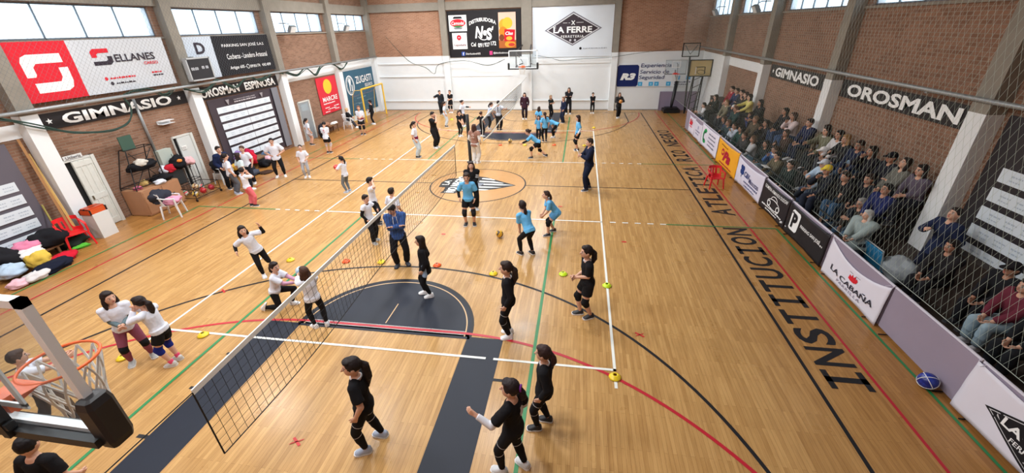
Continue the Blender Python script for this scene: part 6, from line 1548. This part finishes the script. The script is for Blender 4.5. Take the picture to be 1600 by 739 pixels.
sitter('B', 10.7, -1.6, 190, (30,30,34), (36,36,40), ('cap',BKH,(228,228,230)), 'lap', 'lap', 'spectator in white cap and black coat, middle row')
sitter('A', 10.1, -1.3, 195, (32,44,44), (40,46,56), ('short',BKH), 'lap', 'lap', 'spectator in dark green-black coat between olive coat and yellow cap')
sitter('B', 10.15, -2.85, 190, (170,192,214), (60,70,90), ('cap',BKH,(206,212,224)), 'phone', 'lap', 'spectator in pale blue jacket and white cap holding a cloth')
sitter('C', 10.8, -2.85, 200, (36,42,66), (60,84,116), ('short',(50,40,36)), 'lap', 'lap', 'spectator in spectacles and navy jacket, top row', glasses)
sitter('C', 10.78, -3.45, 180, (30,28,34), (34,34,40), ('long',BKH,.12), 'mouth', 'lap', 'spectator in black coat with a hand to the lips, top row')
sitter('C', 10.9, -3.95, 185, (36,36,44), (36,36,44), ('cap',BKH,(30,30,36)), 'lap', 'lap', 'spectator in black peaked cap, top row')
sitter('C', 10.85, -4.45, 175, (104,104,98), (36,38,44), ('long',BKH,.14), 'lap', 'cross', 'spectator in olive grey coat with head tilted back, top row', hp=-20)
sitter('C', 10.9, -4.9, 185, (92,84,98), (36,36,44), ('bob',BKH), 'lap', 'clasp', 'spectator in mauve grey sweater at the near end of top row', puff=.013)
sitter('B', 10.75, -2.75, 190, (44,56,96), (60,88,120), ('cap',BRH,(160,190,216)), 'lap', 'lap', 'spectator in pale blue peaked cap, middle row')
sitter('B', 10.3, -3.75, 195, (30,30,34), (56,86,116), ('short',(40,32,30)), 'lap', 'lap', 'man in black coat leaning forward below the pale blue cap', lean=20)
sitter('B', 10.55, -4.0, 200, (38,38,46), (36,40,50), ('short',(54,42,38)), 'lap', 'lap', 'man with brown crop and black jacket left of the navy fleece')
sitter('B', 10.5, -4.7, 195, (38,46,92), (36,38,48), ('short',(34,28,28)), 'lap', 'lap', 'man in navy fleece and spectacles, middle row near end', glasses, hp=-12)
sitter('A', 10.4, -4.3, 195, (56,52,46), (70,94,120), ('short',GRH), 'lap', 'phone', 'grey-haired man in spectacles and dark brown jacket, front row', glasses)
sitter('A', 10.25, -3.85, 185, (40,36,40), (60,80,100), ('long',BKH,.12), 'lap', 'lap', 'woman in black coat with a pale blue bag strap, front row')
sitter('A', 9.95, -2.95, 190, (32,38,46), (36,42,56), ('short',BKH), 'chin', 'lap', 'person in blue-black coat looking right behind the black car banner')
sitter('B', 9.98, -3.35, 195, (34,38,48), (40,46,60), ('cap',BKH,(232,206,60)), 'chin', 'lap', 'spectator in bright yellow cap behind the black parking banner')
person('old woman with grey hair in a grey hooded coat behind the white barbecue banner', 10.05, -5.05, 200, 1.5, ((150,164,164),2,-.12,.03), ('trousers',(60,62,66)), BS, ('bob',(186,190,190)), adult=True, RH='lap', LH='lap', vox=V, wide=1.25, extra=hood((140,154,156)), headyaw=-15)
person('man in navy coat standing on the brown step, phone in hand, near the third pillar', 10.72, -6.15, 190, 1.68, ((36,44,72),2,-.1,.018), ('trousers',(30,34,52)), WS, ('short',(44,36,34)), adult=True, z=.36, RH='phone', LH='down', vox=V, headpitch=-15)
sitter('N', 10.5, -6.75, 190, (38,36,38), (34,34,38), ('bob',BKH), 'lap', 'lap', 'woman in black coat with a white cuff right of the standing navy man')
sitter('N', 10.85, -7.5, 185, (32,32,36), (30,30,34), ('cap',BKH,(36,34,38)), 'lap', 'lap', 'person in black cap and black coat below the right honours board')
sitter('N', 10.62, -8.05, 180, (104,44,58), (150,172,184), ('long',BKH,.1), 'lap', 'lap', 'person in maroon jacket and pale jeans at the right photo edge')
sitter('N', 10.5, -8.65, 180, (30,32,36), (34,36,40), ('short',(50,40,36)), 'lap', 'lap', 'person in black trousers and jacket nearest the camera on the right edge')
# small things the spectators hold
def held(name, lab, cat, c, d, col, rot):
    b = MB(); b.box(c, d, mat('held_thing', col, .5), Euler(rot).to_matrix()); b.box(V3(c)+Euler(rot).to_matrix() @ V3((0,0,d[2]*.5+.001)), (d[0]*.9, d[1]*.9, .002), mat('held_top', tuple(min(255, q+12) for q in col), .4), Euler(rot).to_matrix())
    tag(b.build(name, origin=c), lab, cat)
held('paper_sheet', 'white papers in the hands of the man in olive brown coat', 'paper', (9.72,-.4,1.02), (.2,.26,.01), (216,218,216), (.1,.15,.2))

# ------------------------------------------------------------------ turn the blended shapes into plain meshes
bpy.context.view_layer.update()
dg = bpy.context.evaluated_depsgraph_get()
_new = [(o, bpy.data.meshes.new_from_object(o.evaluated_get(dg), depsgraph=dg), f) for o, f in PENDING]
for o, me, f in _new:
    o.modifiers.clear(); old = o.data; me.name = o.name
    if f: f(me)
    me.polygons.foreach_set('use_smooth', [True]*len(me.polygons)); me.update()
    o.data = me; bpy.data.meshes.remove(old)
